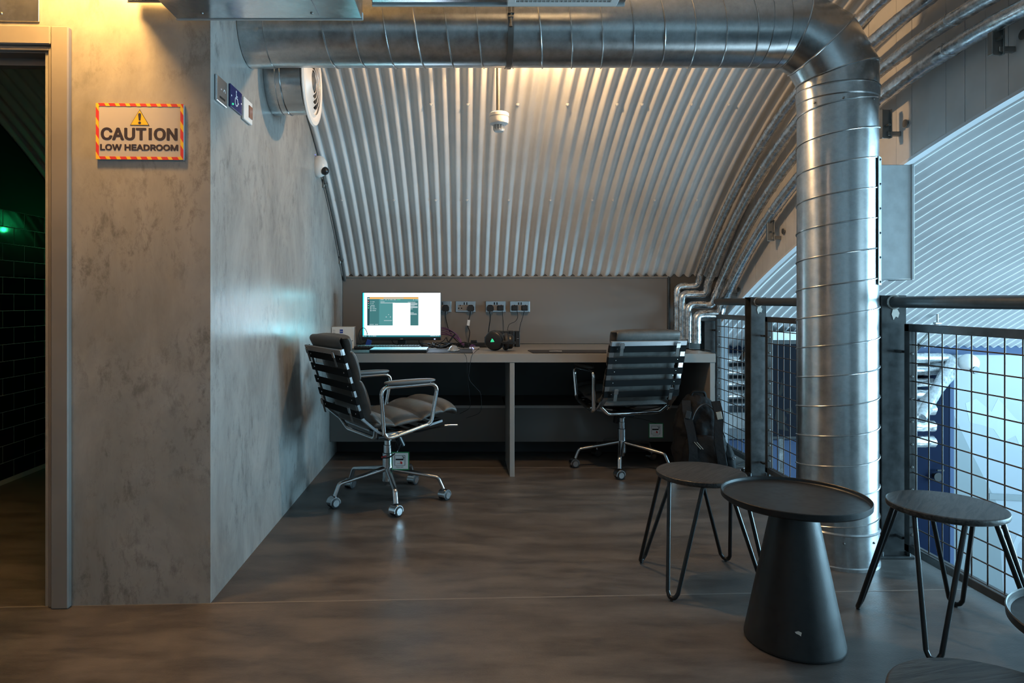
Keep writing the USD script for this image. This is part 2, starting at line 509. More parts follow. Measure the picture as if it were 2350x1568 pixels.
# screw fixings in rows across the sheets
for yy, xs in ((3.86, (-0.50, -0.215, 0.0, 0.285, 0.57, 0.855, 0.995, 1.28, 1.49)), (4.60, (-0.85, -0.51, -0.215, 0.0, 0.285, 0.57, 0.855, 1.0, 1.28, 1.56))):
    for x in xs:
        x = round(x / PITCH) * PITCH + PITCH / 2
        t = math.asin((yy - VY) / (VR - 0.012))
        m = lathe([(0, 0), (0.011, 0), (0.011, 0.003), (0.006, 0.004), (0.006, 0.009), (0, 0.010)], 10)
        rot(m, 180, [1, 0, 0]); rot(m, -math.degrees(t), [1, 0, 0])
        obj('screw', move(m, (x, VY + (VR - 0.010) * math.sin(t), VZ + (VR - 0.010) * math.cos(t))), 'trim_white', ceil)

# plaster walls; their tops follow the vault
ys = np.linspace(front_y(XL), 5.17, 30)
poly = sg.Polygon([(ys[0], 0), (ys[-1], 0)] + [(y, vault_z(y) + 0.03) for y in ys[::-1]])
obj('wall_left', yz_slab(poly, XL - 0.15, XL), 'plaster', smooth=False, label='smooth grey polished plaster wall left of the desk', cat='wall', kind='structure')
fw = thing('wall_front', 'cloudy plaster wall with the doorway and the caution sign', 'wall', kind='structure')
DX0, DX1, DZ = -2.45, -1.482, 2.00       # the door opening


def front_slab(x0, x1, z0, z1):
    p = sg.Polygon([(x0, front_y(x0)), (x1, front_y(x1)), (x1, front_y(x1) + 0.15), (x0, front_y(x0) + 0.15)])
    return move(extrude(p, z1 - z0), (0, 0, z0))


ztop = vault_z(2.4) + 0.01
obj('pier', front_slab(DX1 - 0.02, XL - 0.0005, 0, ztop), 'plaster', fw, smooth=False)
obj('lintel', front_slab(DX0 - 0.05, DX1 - 0.02, DZ + 0.03, ztop), 'plaster', fw, smooth=False)
obj('far_pier', front_slab(-3.4, DX0 - 0.05, 0, ztop), 'plaster', fw, smooth=False)

# door frame: stepped architrave, lining and stop
YAW = math.degrees(math.atan(SK))
df = thing('door_1', 'brown grey painted door frame around the dark doorway', 'door frame', (DX1, front_y(DX1), 0), YAW, kind='structure')
W = DX1 - DX0
for nm, sh in (('jamb', [box(0.012, 0.074, -0.026, 0.0, 0, DZ + 0.085, 0.004), box(-0.004, 0.014, -0.012, 0.0, 0, DZ + 0.02, 0.003)]),
               ('jamb', [box(-W - 0.074, -W - 0.012, -0.026, 0.0, 0, DZ + 0.085, 0.004)]),
               ('head', [box(-W - 0.011, 0.011, -0.026, 0.0, DZ + 0.018, DZ + 0.085, 0.004), box(-W - 0.011, 0.0, -0.012, 0.0, DZ, DZ + 0.018, 0.003)])):
    obj(nm, sh, 'frame_paint', df)
obj('lining', [box(-0.004, 0.016, 0.001, 0.16, 0, DZ + 0.02), box(-W - 0.02, 0.016, 0.001, 0.16, DZ - 0.004, DZ + 0.02), box(-W - 0.02, -W, 0.001, 0.16, 0, DZ + 0.02)], 'frame_paint', df)
obj('door_stop', [box(-0.018, -0.004, 0.06, 0.10, 0, DZ - 0.02), box(-W, -0.004, 0.06, 0.10, DZ - 0.03, DZ - 0.004)], 'frame_paint', df)

# dark room behind the doorway: tiled side wall, plain upper wall
XW = -2.75
tw = thing('wall_washroom', 'dark tiled wall seen through the doorway', 'wall', kind='structure')
ys = np.linspace(2.6, 5.3, 12)
obj('backing', yz_slab(sg.Polygon([(2.6, 0), (5.3, 0)] + [(y, min(vault_z(min(y, 5.19)), 2.68)) for y in ys[::-1]]), XW - 0.12, XW - 0.008), 'dark_wall', tw)
obj('grout', box(XW - 0.009, XW - 0.0012, 2.6, 5.28, 0, 1.652), 'tile_grout', tw)
for r in range(16):
    for c in range(15):
        y0 = 2.55 + c * 0.202 + (0.101 if r % 2 else 0) - 0.03
        y1 = min(y0 + 0.198, 5.27)
        if y0 < 2.6 or y1 - y0 < 0.03:
            continue
        obj('tile', box(XW - 0.006, XW, y0, y1, 0.03 + r * 0.1015, 0.03 + r * 0.1015 + 0.098, 0.0012), 'dark_tile', tw, smooth=False)
obj('wall_washroom_end', box(-3.4, XL - 0.15, 5.28, 5.4, 0, 1.35), 'dark_wall', label='dark end wall of the washroom beyond the doorway', cat='wall', kind='structure')

# back wall behind the desk, from floor to the foot of the vault
obj('wall_back', box(XL, 1.97, 5.19, 5.30, 0, 1.31), 'room_shell', label='low wall at the foot of the vault behind the desk', cat='wall', kind='structure')

# boarded gable over the railing: vertical boards between the two arches
gb = thing('wall_right', 'gable of white vertical boards between the two vaults', 'wall', kind='structure')
y = 5.28
while y > 0.0:
    y0, y1 = y - 0.1035, y
    yy = [y0, (y0 + y1) / 2, y1]
    p = sg.Polygon([(q, hall_z(q) + 0.004) for q in yy] + [(q, (vault_z(min(q, 5.19)) + 0.012)) for q in yy[::-1]])
    if p.is_valid and p.area > 0.0005:
        obj('board', yz_slab(p, 1.985 + RNG.uniform(-0.0008, 0.0008), 2.004), 'board_white', gb, smooth=False)
    y -= 0.105
ys = np.linspace(-2.4, 0.06, 8)
obj('infill', yz_slab(sg.Polygon([(q, hall_z(q)) for q in ys] + [(q, vault_z(q) + 0.01) for q in ys[::-1]]), 1.987, 2.03), 'board_white', gb)
obj('backing_board', yz_slab(sg.Polygon([(q, hall_z(q) + 0.01) for q in np.linspace(0, 5.28, 40)] + [(q, vault_z(min(q, 5.19)) + 0.012) for q in np.linspace(5.28, 0, 40)]), 2.004, 2.012), 'board_white', gb)
ys = np.linspace(5.30, -2.3, 60)
obj('edge_trim', sweep([(1.998, q, hall_z(q) + 0.001) for q in ys], rect(0.036, 0.014), up=(0, 0, 1)), 'trim_white', gb)
obj('lower_infill', box(1.985, 2.05, 5.19, 5.60, -2.8, 0.93), 'hall_wall', gb)

# hall beyond: vault, walls, floor
hv = thing('ceiling', 'brightly lit pale corrugated vault of the hall beyond the railing', 'ceiling', kind='structure')
hb, hf = math.asin((5.60 - HY) / HR), math.asin((-2.4 - HY) / HR)
for k in range(6):
    x0 = 2.011 + k * 11 * PITCH
    obj('sheet', corrugated(x0, x0 + 11 * PITCH, HY, HZ, HR, hb, hf, 0.0095, 90), 'hall_sheet', hv, smooth=True)
for yy, xs in ((3.2, (2.9, 3.4)), (4.15, (2.35, 2.75, 3.15, 3.6)), (4.95, (3.0, 3.4, 3.8, 4.2))):
    for x in xs:
        x = round((x - 0.5 * PITCH) / PITCH) * PITCH + PITCH / 2
        m = lathe([(0, 0), (0.013, 0), (0.010, 0.008), (0, 0.010)], 10)
        rot(m, 180, [1, 0, 0])
        obj('screw', move(m, (x, yy, hall_z(yy) + 0.009)), 'trim_white', hv)
hw = thing('wall_hall', 'pale blue painted end wall of the hall with angular mural shapes', 'wall', kind='structure')
obj('plain_wall', box(2.0, 6.9, 5.56, 5.70, -2.8, 0.80), 'hall_wall', hw)
obj('head_band', box(2.04, 6.9, 5.545, 5.56, 0.66, 0.735), 'hall_blue', hw)
ZF = 5.56


def mural(name, px, mat, d):
    q = [at(x, y, ZF) for x, y in px]
    m = extrude(sg.Polygon([(a[0], a[2]) for a in q]), d)
    to_wall(m)
    obj(name, move(m, (0, ZF, 0)), mat, hw, smooth=False)


mural('grey_shape', [(2178, 900), (2183, 940), (2230, 1040), (2290, 1160), (2305, 1400), (2180, 1400)], 'hall_wall_grey', 0.0006)
mural('pale_shape', [(2215, 925), (2240, 915), (2275, 945), (2290, 915), (2330, 960), (2350, 975), (2420, 1060), (2390, 1080), (2350, 1050), (2330, 1000), (2300, 1015), (2280, 985), (2250, 975), (2225, 970)], 'hall_wall_light', 0.0009)
mural('shelf_band', [(2268, 1132), (2420, 1140), (2420, 1152), (2268, 1146)], 'hall_wall_grey', 0.012)
mural('pale_shape', [(2320, 1260), (2335, 1225), (2350, 1215), (2420, 1205), (2420, 1240), (2350, 1232), (2336, 1250), (2330, 1290), (2345, 1320), (2335, 1330), (2318, 1300)], 'hall_wall_light', 0.0009)
obj('side_wall_hall', box(6.9, 7.0, -2.4, 5.7, -2.8, 1.9), 'hall_wall', label='far side wall of the hall', cat='wall', kind='structure')
obj('floor', box(1.9, 7.0, -2.5, 5.7, -2.9, -2.8), 'hall_wall_grey', label='pale grey floor of the lower hall', cat='floor', kind='structure')
obj('wall_under', box(1.90, 1.95, -2.4, 5.3, -2.8, -0.25), 'hall_wall', label='wall under the mezzanine edge', cat='wall', kind='structure')
obj('wall_rear', box(-3.5, 7.0, -2.55, -2.4, -2.8, 2.7), 'room_shell', label='wall behind the viewer', cat='wall', kind='structure')
obj('wall_rear_side', box(-3.55, -3.41, -2.4, 5.4, 0, 2.7), 'room_shell', label='far left outer wall', cat='wall', kind='structure')

# ------------------------------------------------------------------ ventilation duct
DR, DXC, DYC, DZC, BR = 0.155, 1.607, 2.885, 2.265, 0.262     # radius, riser axis, height of the run, bend radius


def helix(a, b, axis, r, pitch, w, lift, phase=0.0, n=40):
    """The raised seam of a spiral duct along x or z."""
    turns = abs(b - a) / pitch
    t = np.linspace(0, turns, int(turns * n) + 2)
    ph = 2 * PI * t + phase
    s = a + (b - a) * t / turns
    r = r + lift * 0.4
    if axis == 'x':
        p = np.stack([s, DYC + r * np.cos(ph), DZC + r * np.sin(ph)], 1)
    else:
        p = np.stack([DXC + r * np.cos(ph), DYC + r * np.sin(ph), s], 1)
    return tube(p, w, 6)


duct = thing('ventilation_duct', 'large galvanised spiral duct running under the vault and bending down to the floor', 'duct', (DXC, DYC, 0))
XB, ZB = DXC - BR, DZC - BR              # where the bend starts and ends
obj('run', lathe([(DR - 0.004, XL - 0.02), (DR, XL - 0.02), (DR, XB + 0.005), (DR - 0.004, XB + 0.005)], 96, 'x', (0, DYC, DZC)), 'galvanised_long', duct, world=True)
obj('run_seam', helix(-0.62, XB - 0.10, 'x', DR, 0.127, 0.0032, 0.004, 1.0), 'galvanised_long', duct, world=True)
obj('end_collar', lathe([(DR, XL + 0.004), (DR + 0.004, XL + 0.004), (DR + 0.004, XL + 0.105), (DR + 0.002, XL + 0.108), (DR, XL + 0.108)], 96, 'x', (0, DYC, DZC)), 'galvanised_long', duct, world=True)
obj('bend_collar', lathe([(DR, XB - 0.075), (DR + 0.003, XB - 0.075), (DR + 0.003, XB - 0.004), (DR, XB - 0.004)], 96, 'x', (0, DYC, DZC)), 'galvanised_long', duct, world=True)
obj('riser', lathe([(DR - 0.004, -0.0), (DR, 0.0), (DR, ZB), (DR - 0.004, ZB)], 96, 'z', (DXC, DYC, 0)), 'galvanised_round', duct, world=True)
obj('riser_seam', helix(0.10, ZB - 0.06, 'z', DR, 0.1245, 0.0032, 0.004, 0.4), 'galvanised_round', duct, world=True)
obj('foot_collar', lathe([(DR, 0.0), (DR + 0.006, 0.0), (DR + 0.006, 0.012), (DR + 0.002, 0.016), (DR + 0.002, 0.14), (DR + 0.006, 0.146), (DR, 0.152)], 96, 'z', (DXC, DYC, 0)), 'galvanised_round', duct, world=True)
obj('top_collar', lathe([(DR, ZB - 0.055), (DR + 0.004, ZB - 0.05), (DR + 0.004, ZB - 0.012), (DR + 0.007, ZB - 0.006), (DR, ZB - 0.001)], 96, 'z', (DXC, DYC, 0)), 'galvanised_round', duct, world=True)
C = np.array([XB, DYC, ZB])
e = BR / math.cos(math.radians(15))
ax = [C + BR * np.array([0, 0, 1.0])] + [C + e * np.array([math.sin(math.radians(a)), 0, math.cos(math.radians(a))]) for a in (15, 45, 75)] + [C + BR * np.array([1.0, 0, 0])]
pl = [0, 15, 45, 75, 90]                 # each mitre plane holds the bend's centre line
for k in range(4):
    d = ax[k + 1] - ax[k]
    d /= np.linalg.norm(d)
    u, w = np.array([0, 1.0, 0]), np.cross(d, [0, 1.0, 0])
    rings = []
    for a in (pl[k], pl[k + 1]):
        t = math.radians(a)
        nrm = np.array([math.cos(t), 0, -math.sin(t)])
        ph = np.arange(96) * 2 * PI / 96
        o = ax[k] + (DR + 0.0015) * (np.cos(ph)[:, None] * u + np.sin(ph)[:, None] * w)
        s = ((C - o) @ nrm) / (d @ nrm)
        rings.append(o + s[:, None] * d)
    v = np.vstack(rings)
    q = np.arange(96)
    r = (q + 1) % 96
    f = np.vstack([np.stack([q, r, r + 96], 1), np.stack([q, r + 96, q + 96], 1)])
    m = trimesh.Trimesh(v, f, process=False)
    if ((m.triangles_center - (ax[k] + ax[k + 1]) / 2) * m.face_normals).sum() < 0:
        m.invert()
    obj('bend_segment', m, 'galvanised', duct, smooth=60, world=True)
    if k < 3:
        obj('bend_seam', tube(rings[1] + (rings[1] - rings[1].mean(0)) * 0.012, 0.0035, 6, closed=True), 'galvanised', duct, world=True)
# screws on the collars
for ph in (-150, -110, -62, -20):
    for z in (ZB - 0.075, 0.115):
        t = math.radians(ph)
        m = lathe([(0, 0), (0.005, 0), (0.005, 0.002), (0.002, 0.004), (0, 0.004)], 8, 'x', (DR + 0.003, 0, 0))
        obj('screw', move(rot(m, ph, [0, 0, 1]), (DXC, DYC, z)), 'steel_strut', duct, world=True)
# outlet box on the hall side: flange curved round the duct, then a short rectangular spigot
z0, z1 = EYE + (PY - 641) * 2.80 / FPX, EYE + (PY - 377) * 2.80 / FPX
ob = obj('outlet_box', [box(DXC + 0.10, DXC + 0.275, DYC - 0.075, DYC + 0.075, z0, z1, 0.002), box(DXC + 0.268, DXC + 0.280, DYC - 0.08, DYC + 0.08, z0 - 0.003, z1 + 0.003, 0.002)], 'galvanised_dull', duct, world=True)
ph = np.radians(np.linspace(-52, 52, 16))
fl = []
for z_a, z_b in ((z0 - 0.025, z1 + 0.025),):
    rr = DR + 0.004
    p = sg.Polygon([(rr * math.cos(a), rr * math.sin(a)) for a in ph] + [((rr + 0.0035) * math.cos(a), (rr + 0.0035) * math.sin(a)) for a in ph[::-1]])
    fl.append(move(extrude(p, z_b - z_a), (DXC, DYC, z_a)))
obj('flange', fl, 'galvanised_dull', duct, world=True)
for z in np.linspace(z0 - 0.012, z1 + 0.012, 6):
    t = -46
    m = lathe([(0, 0), (0.005, 0), (0.005, 0.002), (0.002, 0.004), (0, 0.004)], 8, 'x', (DR + 0.0075, 0, 0))
    obj('screw', move(rot(m, t, [0, 0, 1]), (DXC, DYC, z)), 'plastic_black', duct, world=True)
# hanger: a strap round the run and a drop rod
xs_ = at(1173, 60, 2.73)[0]
ph = np.linspace(0, 2 * PI, 60, endpoint=False)
hg = obj('hanger_strap', sweep(np.stack([np.full(60, xs_), DYC + (DR + 0.005) * np.cos(ph), DZC + (DR + 0.005) * np.sin(ph)], 1), rect(0.024, 0.003), up=(0, 1, 0), closed=True), 'steel_strut', duct, world=True)
hz = at(1173, 40, 2.70)
obj('hanger_rod', [rod((hz[0], 2.712, hz[2] - 0.02), (hz[0], 2.712, vault_z(2.712) - 0.002), 0.005), cbox((hz[0], 2.712, hz[2] + 0.008), (0.02, 0.018, 0.009), 0.002), cbox((hz[0], 2.712, hz[2] + 0.022), (0.026, 0.02, 0.004), 0.001), box(hz[0] - 0.006, hz[0] + 0.006, 2.71, 2.735, hz[2] - 0.002, hz[2] + 0.004), rod((hz[0], 2.712, hz[2] - 0.032), (hz[0], 2.712, hz[2] - 0.018), 0.007)], 'steel_strut', duct, world=True)

# ------------------------------------------------------------------ small duct with a round diffuser, from the left wall
yc, zc = 3.26, 2.165
dv = thing('round_diffuser', 'white round ringed air diffuser on a stub duct from the plaster wall', 'air vent', (XL, yc, zc))
r = 0.157
obj('stub_duct', lathe([(r - 0.004, 0.001), (r + 0.003, 0.001), (r + 0.003, 0.05), (r, 0.053), (r, 0.186), (r - 0.004, 0.186)], 64, 'x'), 'galvanised', dv)
obj('stub_seam', tube(np.stack([0.055 + 0.035 * np.linspace(0, 1, 60), (r + 0.0015) * np.cos(np.linspace(0, 2 * PI, 60)), (r + 0.0015) * np.sin(np.linspace(0, 2 * PI, 60))], 1), 0.003, 6), 'galvanised', dv)
obj('rim', lathe([(r - 0.01, 0.184), (0.206, 0.184), (0.212, 0.190), (0.206, 0.198), (0.188, 0.200), (0.178, 0.192), (r - 0.01, 0.188)], 64, 'x'), 'white_plastic', dv)
for k, (ra, rb) in enumerate(((0.176, 0.150), (0.150, 0.124), (0.124, 0.098), (0.098, 0.072), (0.072, 0.050))):
    obj('ring', lathe([(ra - 0.001, 0.182), (ra, 0.184), (ra - 0.017, 0.201), (ra - 0.019, 0.199)], 64, 'x'), 'white_plastic', dv)
obj('back_plate', lathe([(0, 0.172), (0.17, 0.172), (0.17, 0.176), (0, 0.176)], 48, 'x'), 'plastic_black', dv)
obj('centre_cone', lathe([(0.047, 0.186), (0.047, 0.196), (0.030, 0.204), (0.012, 0.209), (0, 0.210)], 40, 'x'), 'chrome_brushed', dv)

# ------------------------------------------------------------------ metal boxes hung from the vault near the viewer
b1 = thing('ceiling_unit', 'galvanised rectangular air unit overhead beside the warm lamp', 'air unit', (-0.68, 1.7, 2.10))
obj('casing', box(-1.012, -0.353, 1.05, 2.392, 2.102, 2.40, 0.003), 'galvanised', b1, world=True)
obj('access_panel', box(-0.92, -0.50, 1.3, 2.36, 2.0985, 2.102, 0.001), 'galvanised', b1, world=True)
obj('flange', [box(-1.014, -0.351, 2.384, 2.396, 2.0995, 2.125, 0.001)], 'galvanised_dull', b1, world=True)
for x, y in ((-0.90, 2.33), (-0.52, 2.33), (-0.99, 2.2), (-0.37, 2.2)):
    obj('screw', lathe([(0, 0), (0.006, 0), (0.004, -0.004), (0, -0.005)], 8, 'z', (x, y, 2.099)), 'steel_strut', b1, world=True)
obj('hanger', [rod((x, y, 2.395), (x, y, vault_z(y) - 0.004), 0.005) for x in (-0.98, -0.38) for y in (1.2, 2.25)], 'steel_strut', b1, world=True)
b1b = thing('ceiling_duct', 'small galvanised duct end behind the overhead air unit', 'duct', (-1.1, 2.3, 2.2))
obj('casing', box(-1.185, -1.02, 2.1, 2.40, 2.165, 2.21, 0.002), 'galvanised', b1b, world=True)
obj('seam', box(-1.188, -1.015, 2.385, 2.395, 2.162, 2.213, 0.001), 'galvanised_dull', b1b, world=True)
b2 = thing('ceiling_grille_box', 'galvanised plenum box with a white egg crate grille above the long duct', 'air unit', (0.13, 1.9, 2.18))
obj('casing', box(-0.325, 0.590, 1.0, 2.452, 2.182, 2.40, 0.003), 'galvanised', b2, world=True)
obj('lip', box(-0.327, 0.592, 2.444, 2.458, 2.176, 2.20, 0.001), 'galvanised_dull', b2, world=True)
gr = obj('grille_frame', [box(0.163, 0.56, 2.412, 2.442, 2.170, 2.182, 0.002), box(0.163, 0.56, 1.40, 1.43, 2.170, 2.182, 0.002), box(0.163, 0.193, 1.43, 2.412, 2.170, 2.182, 0.002), box(0.53, 0.56, 1.43, 2.412, 2.170, 2.182, 0.002)], 'white_plastic', b2, world=True)
obj('grille_bars', [box(x, x + 0.002, 1.43, 2.412, 2.172, 2.182) for x in np.arange(0.205, 0.53, 0.0155)] + [box(0.193, 0.53, y, y + 0.002, 2.172, 2.182) for y in np.arange(1.45, 2.41, 0.0155)], 'white_plastic', gr, world=True, kind='stuff')
obj('hanger', [rod((x, y, 2.395), (x, y, vault_z(y) - 0.004), 0.005) for x in (-0.29, 0.55) for y in (1.2, 2.35)], 'steel_strut', b2, world=True)
wb = thing('wall_vent_plate', 'galvanised plate with a round spigot on the wall above the doorway', 'air vent', (-1.62, front_y(-1.62), 2.24), YAW)
obj('plate', box(-0.25, 0.10, -0.008, -0.0005, -0.135, 0.13, 0.002), 'galvanised', wb)
obj('spigot', lathe([(0.118, 0), (0.125, 0), (0.125, 0.05), (0.118, 0.05)], 48, 'y', (-0.165, -0.058, 0.045)), 'galvanised', wb)
obj('spigot_back', lathe([(0, 0), (0.12, 0), (0.12, 0.003), (0, 0.003)], 48, 'y', (-0.165, -0.013, 0.045)), 'galvanised', wb)
for x, z in ((-0.035, -0.105), (0.06, 0.10), (0.04, 0.118)):
    obj('screw', lathe([(0, 0), (0.006, 0), (0.004, 0.004), (0, 0.005)], 8, 'y', (x, -0.013, z)), 'steel_strut', wb)

# ------------------------------------------------------------------ signs and plates
c = at(324, 304, front_y(-1.163))
sg_ = thing('caution_sign', 'caution low headroom sign with red and yellow striped border', 'sign', tuple(c), YAW)
w, h, bw = 0.310, 0.2023, 0.0105
obj('board', box(-w / 2, w / 2, -0.011, -0.0005, -h / 2, h / 2, 0.0015), 'sign_white', sg_)
outer, inner = sg.box(-w / 2, -h / 2, w / 2, h / 2), sg.box(-w / 2 + bw, -h / 2 + bw, w / 2 - bw, h / 2 - bw)
band = outer.difference(inner)
obj('border', move(to_wall(extrude(band, 0.0012)), (0, -0.011, 0)), 'sign_red', sg_)
st = []
for k in range(-16, 18):
    x = k * 0.0366
    st.append(sg.Polygon([(x - 0.1, 0.12), (x - 0.1 + 0.0145, 0.12), (x + 0.1 + 0.0145, -0.12 - 0.10), (x + 0.1, -0.12 - 0.10)]))
obj('stripes', move(to_wall(extrude(union_all(st).intersection(band.buffer(-0.0001)), 0.0010)), (0, -0.0119, 0)), 'sign_yellow', sg_)
tri = sg.Polygon([(-0.034, 0), (0.034, 0), (0, 0.058)])
tz = 0.0222
obj('warning_triangle', move(to_wall(extrude(tri, 0.0012)), (0, -0.011, tz)), 'sign_ink', sg_)
ty = obj('warning_face', move(to_wall(extrude(tri.buffer(-0.0016), 0.0008)), (0, -0.0121, tz)), 'sign_yellow', sg_)
ex = union_all([sg.Polygon([(-0.0028, 0.0175), (0.0028, 0.0175), (0.0052, 0.0385), (0.0036, 0.0435), (-0.0036, 0.0435), (-0.0052, 0.0385)]), sg.Point(0, 0.0092).buffer(0.0048)])
obj('exclamation_mark', move(to_wall(extrude(ex, 0.0008)), (0, -0.0128, tz)), 'sign_ink', sg_)
LW = 0.272
word = []
for k, (dx, dz) in enumerate(((-0.0015, 0), (0.0015, 0), (0, 0.0008), (0, -0.0008))):
    for t_, u0, u1 in (('CAUT', 0.0, 0.592), ('ON', 0.690, 1.0)):
        m = text(t_, 0.0405, 0.0006 + 0.0001 * k, True, (u1 - u0) * LW - 0.003)
        word.append(move(to_wall(m), (-0.002 + ((u0 + u1) / 2 - 0.5) * LW + dx, -0.011, -0.0290 + dz)))
word.append(box(-0.002 + (0.643 - 0.5) * LW - 0.0056, -0.002 + (0.643 - 0.5) * LW + 0.0056, -0.0118, -0.011, -0.0300, 0.0130))
obj('lettering', word, 'sign_ink', sg_, kind='stuff')
obj('lettering', [move(to_wall(text('LOW HEADROOM', 0.0200, 0.001 + 0.0001 * k, True, 0.275)), (-0.002 + dx, -0.011, -0.067 + dz)) for k, (dx, dz) in enumerate(((-0.0008, 0), (0.0008, 0), (0, 0.0005), (0, -0.0005)))], 'sign_ink', sg_, kind='stuff')

pl1 = thing('steel_switch_plate', 'brushed steel control plate high on the plaster wall, nearest the corner', 'switch plate', (XL, 2.545, 1.895))
obj('plate', box(0.0005, 0.010, -0.055, 0.055, -0.048, 0.048, 0.003), 'chrome_brushed', pl1)
obj('slot', box(0.0095, 0.0106, -0.025, 0.03, -0.032, -0.024), 'plastic_black', pl1)
arc_ = sg.LineString([(0.009 * math.cos(q), 0.011 * math.sin(q)) for q in np.linspace(0.2, PI - 0.2, 14)]).buffer(0.0016)
obj('symbol', move(to_side(extrude(arc_, 0.0008)), (0.010, 0.024, 0.0)), 'print_white', pl1)
obj('symbol', move(to_side(extrude(sg.Point(-0.010, 0.004).buffer(0.003), 0.0008)), (0.010, 0.0, 0.0)), 'print_white', pl1)
pl2 = thing('accessible_toilet_plate', 'navy plate with a white wheelchair symbol on the plaster wall', 'sign', (XL, 2.71, 1.912))
obj('plate', box(0.0005, 0.009, -0.068, 0.068, -0.045, 0.045, 0.002), 'navy_plate', pl2)
wc = union_all([sg.Point(-0.004, 0.030).buffer(0.0048), sg.LineString([(-0.004, 0.022), (-0.003, 0.004), (0.010, 0.003), (0.016, -0.013), (0.021, -0.011)]).buffer(0.0028), sg.LineString([(-0.004, 0.013), (0.009, 0.013)]).buffer(0.0022),
                sg.LineString([(0.0 + 0.0165 * math.cos(a) - 0.002, -0.009 + 0.0165 * math.sin(a)) for a in np.linspace(2.1, 5.9, 20)]).buffer(0.0024)])
obj('wheelchair_symbol', move(to_side(extrude(wc, 0.001)), (0.009, 0.0, 0.0)), 'print_white', pl2)
for y in (-0.058, 0.058):
    obj('screw', move(lathe([(0, 0), (0.004, 0), (0, 0.002)], 10, 'x'), (0.009, y, 0)), 'print_white', pl2)
obj('indicator', move(lathe([(0, 0), (0.0045, 0), (0.003, 0.003), (0, 0.004)], 10, 'x'), (0.009, -0.045, -0.030)), 'led_green', pl2)
pl3 = thing('sensor_plate', 'white rectangular plate with a dark sensor window on the plaster wall', 'sensor', (XL, 2.845, 1.905))
obj('body', box(0.0005, 0.014, -0.055, 0.055, -0.047, 0.047, 0.006), 'white_plastic', pl3)
obj('sensor_window', box(0.013, 0.018, 0.002, 0.046, -0.026, 0.026, 0.004), 'copper_sensor', pl3)

# motion sensor and conduit in the corner of wall and vault
a = at(729, 381, 4.20)
ms = thing('motion_sensor', 'white oval motion sensor with a black dome in the corner of the vault', 'sensor', (XL, 4.22, float(a[2])))
m = trimesh.creation.icosphere(3, 1.0); m.apply_scale([0.055, 0.045, 0.068])
obj('housing', move(m, (0.02, 0, 0)), 'white_plastic', ms, smooth=True)
m = trimesh.creation.icosphere(3, 0.026)
obj('lens', move(m, (0.060, -0.016, -0.030)), 'plastic_black', ms, smooth=True)
obj('status_light', cbox((0.002, -0.02, 0.070), (0.004, 0.022, 0.004), 0.001), 'led_violet', ms)
cd = thing('conduit', 'grey steel conduit following the corner of plaster wall and vault', 'conduit', (XL, 4.6, 1.6))
ys = np.linspace(4.31, 5.16, 24)
pts = []
for q in ys:
    t = math.asin((q - VY) / (VR - 0.045))
    pts.append((XL + 0.020, VY + (VR - 0.045) * math.sin(t), VZ + (VR - 0.045) * math.cos(t)))
obj('pipe', tube(pts, 0.0105, 14), 'grey_conduit', cd, world=True)
for k in (3, 19):
    p, q = np.array(pts[k]), np.array(pts[k + 1])
    d = (q - p) / np.linalg.norm(q - p)
    obj('saddle', [rod(p - d * 0.008, p + d * 0.008, 0.0145), box(XL + 0.0005, XL + 0.016, p[1] - 0.012, p[1] + 0.012, p[2] - 0.028, p[2] + 0.028, 0.002)], 'steel_strut', cd, world=True)

# smoke detector on a drop rod
a = at(1145, 278, 3.40)
sd = thing('smoke_detector', 'white smoke detector hanging from a grey conduit drop', 'smoke detector', (float(a[0]), 3.40, float(a[2])))
obj('drop_rod', rod((-0.004, 0, 0.045), (-0.004, 0, vault_z(3.40) - 0.006 - a[2]), 0.0095), 'grey_conduit', sd)
obj('rod_nut', rod((-0.004, 0, 0.040), (-0.004, 0, 0.052), 0.016, 6), 'grey_conduit', sd)
obj('base', lathe([(0, 0.042), (0.042, 0.042), (0.050, 0.036), (0.050, 0.022), (0.046, 0.020), (0.046, 0.016), (0, 0.016)], 40), 'white_plastic', sd)
obj('head', lathe([(0, 0.016), (0.049, 0.016), (0.049, -0.006), (0.046, -0.014), (0.033, -0.022), (0, -0.022)], 40), 'white_plastic', sd)
obj('chamber', [lathe([(0, -0.022), (0.018, -0.022), (0.017, -0.050), (0, -0.050)], 24), lathe([(0, -0.046), (0.028, -0.044), (0.024, -0.053), (0, -0.054)], 24)] + [rot(cbox((0.024, 0, -0.034), (0.010, 0.003, 0.026)), k * 30, [0, 0, 1]) for k in range(12)], 'white_plastic', sd)

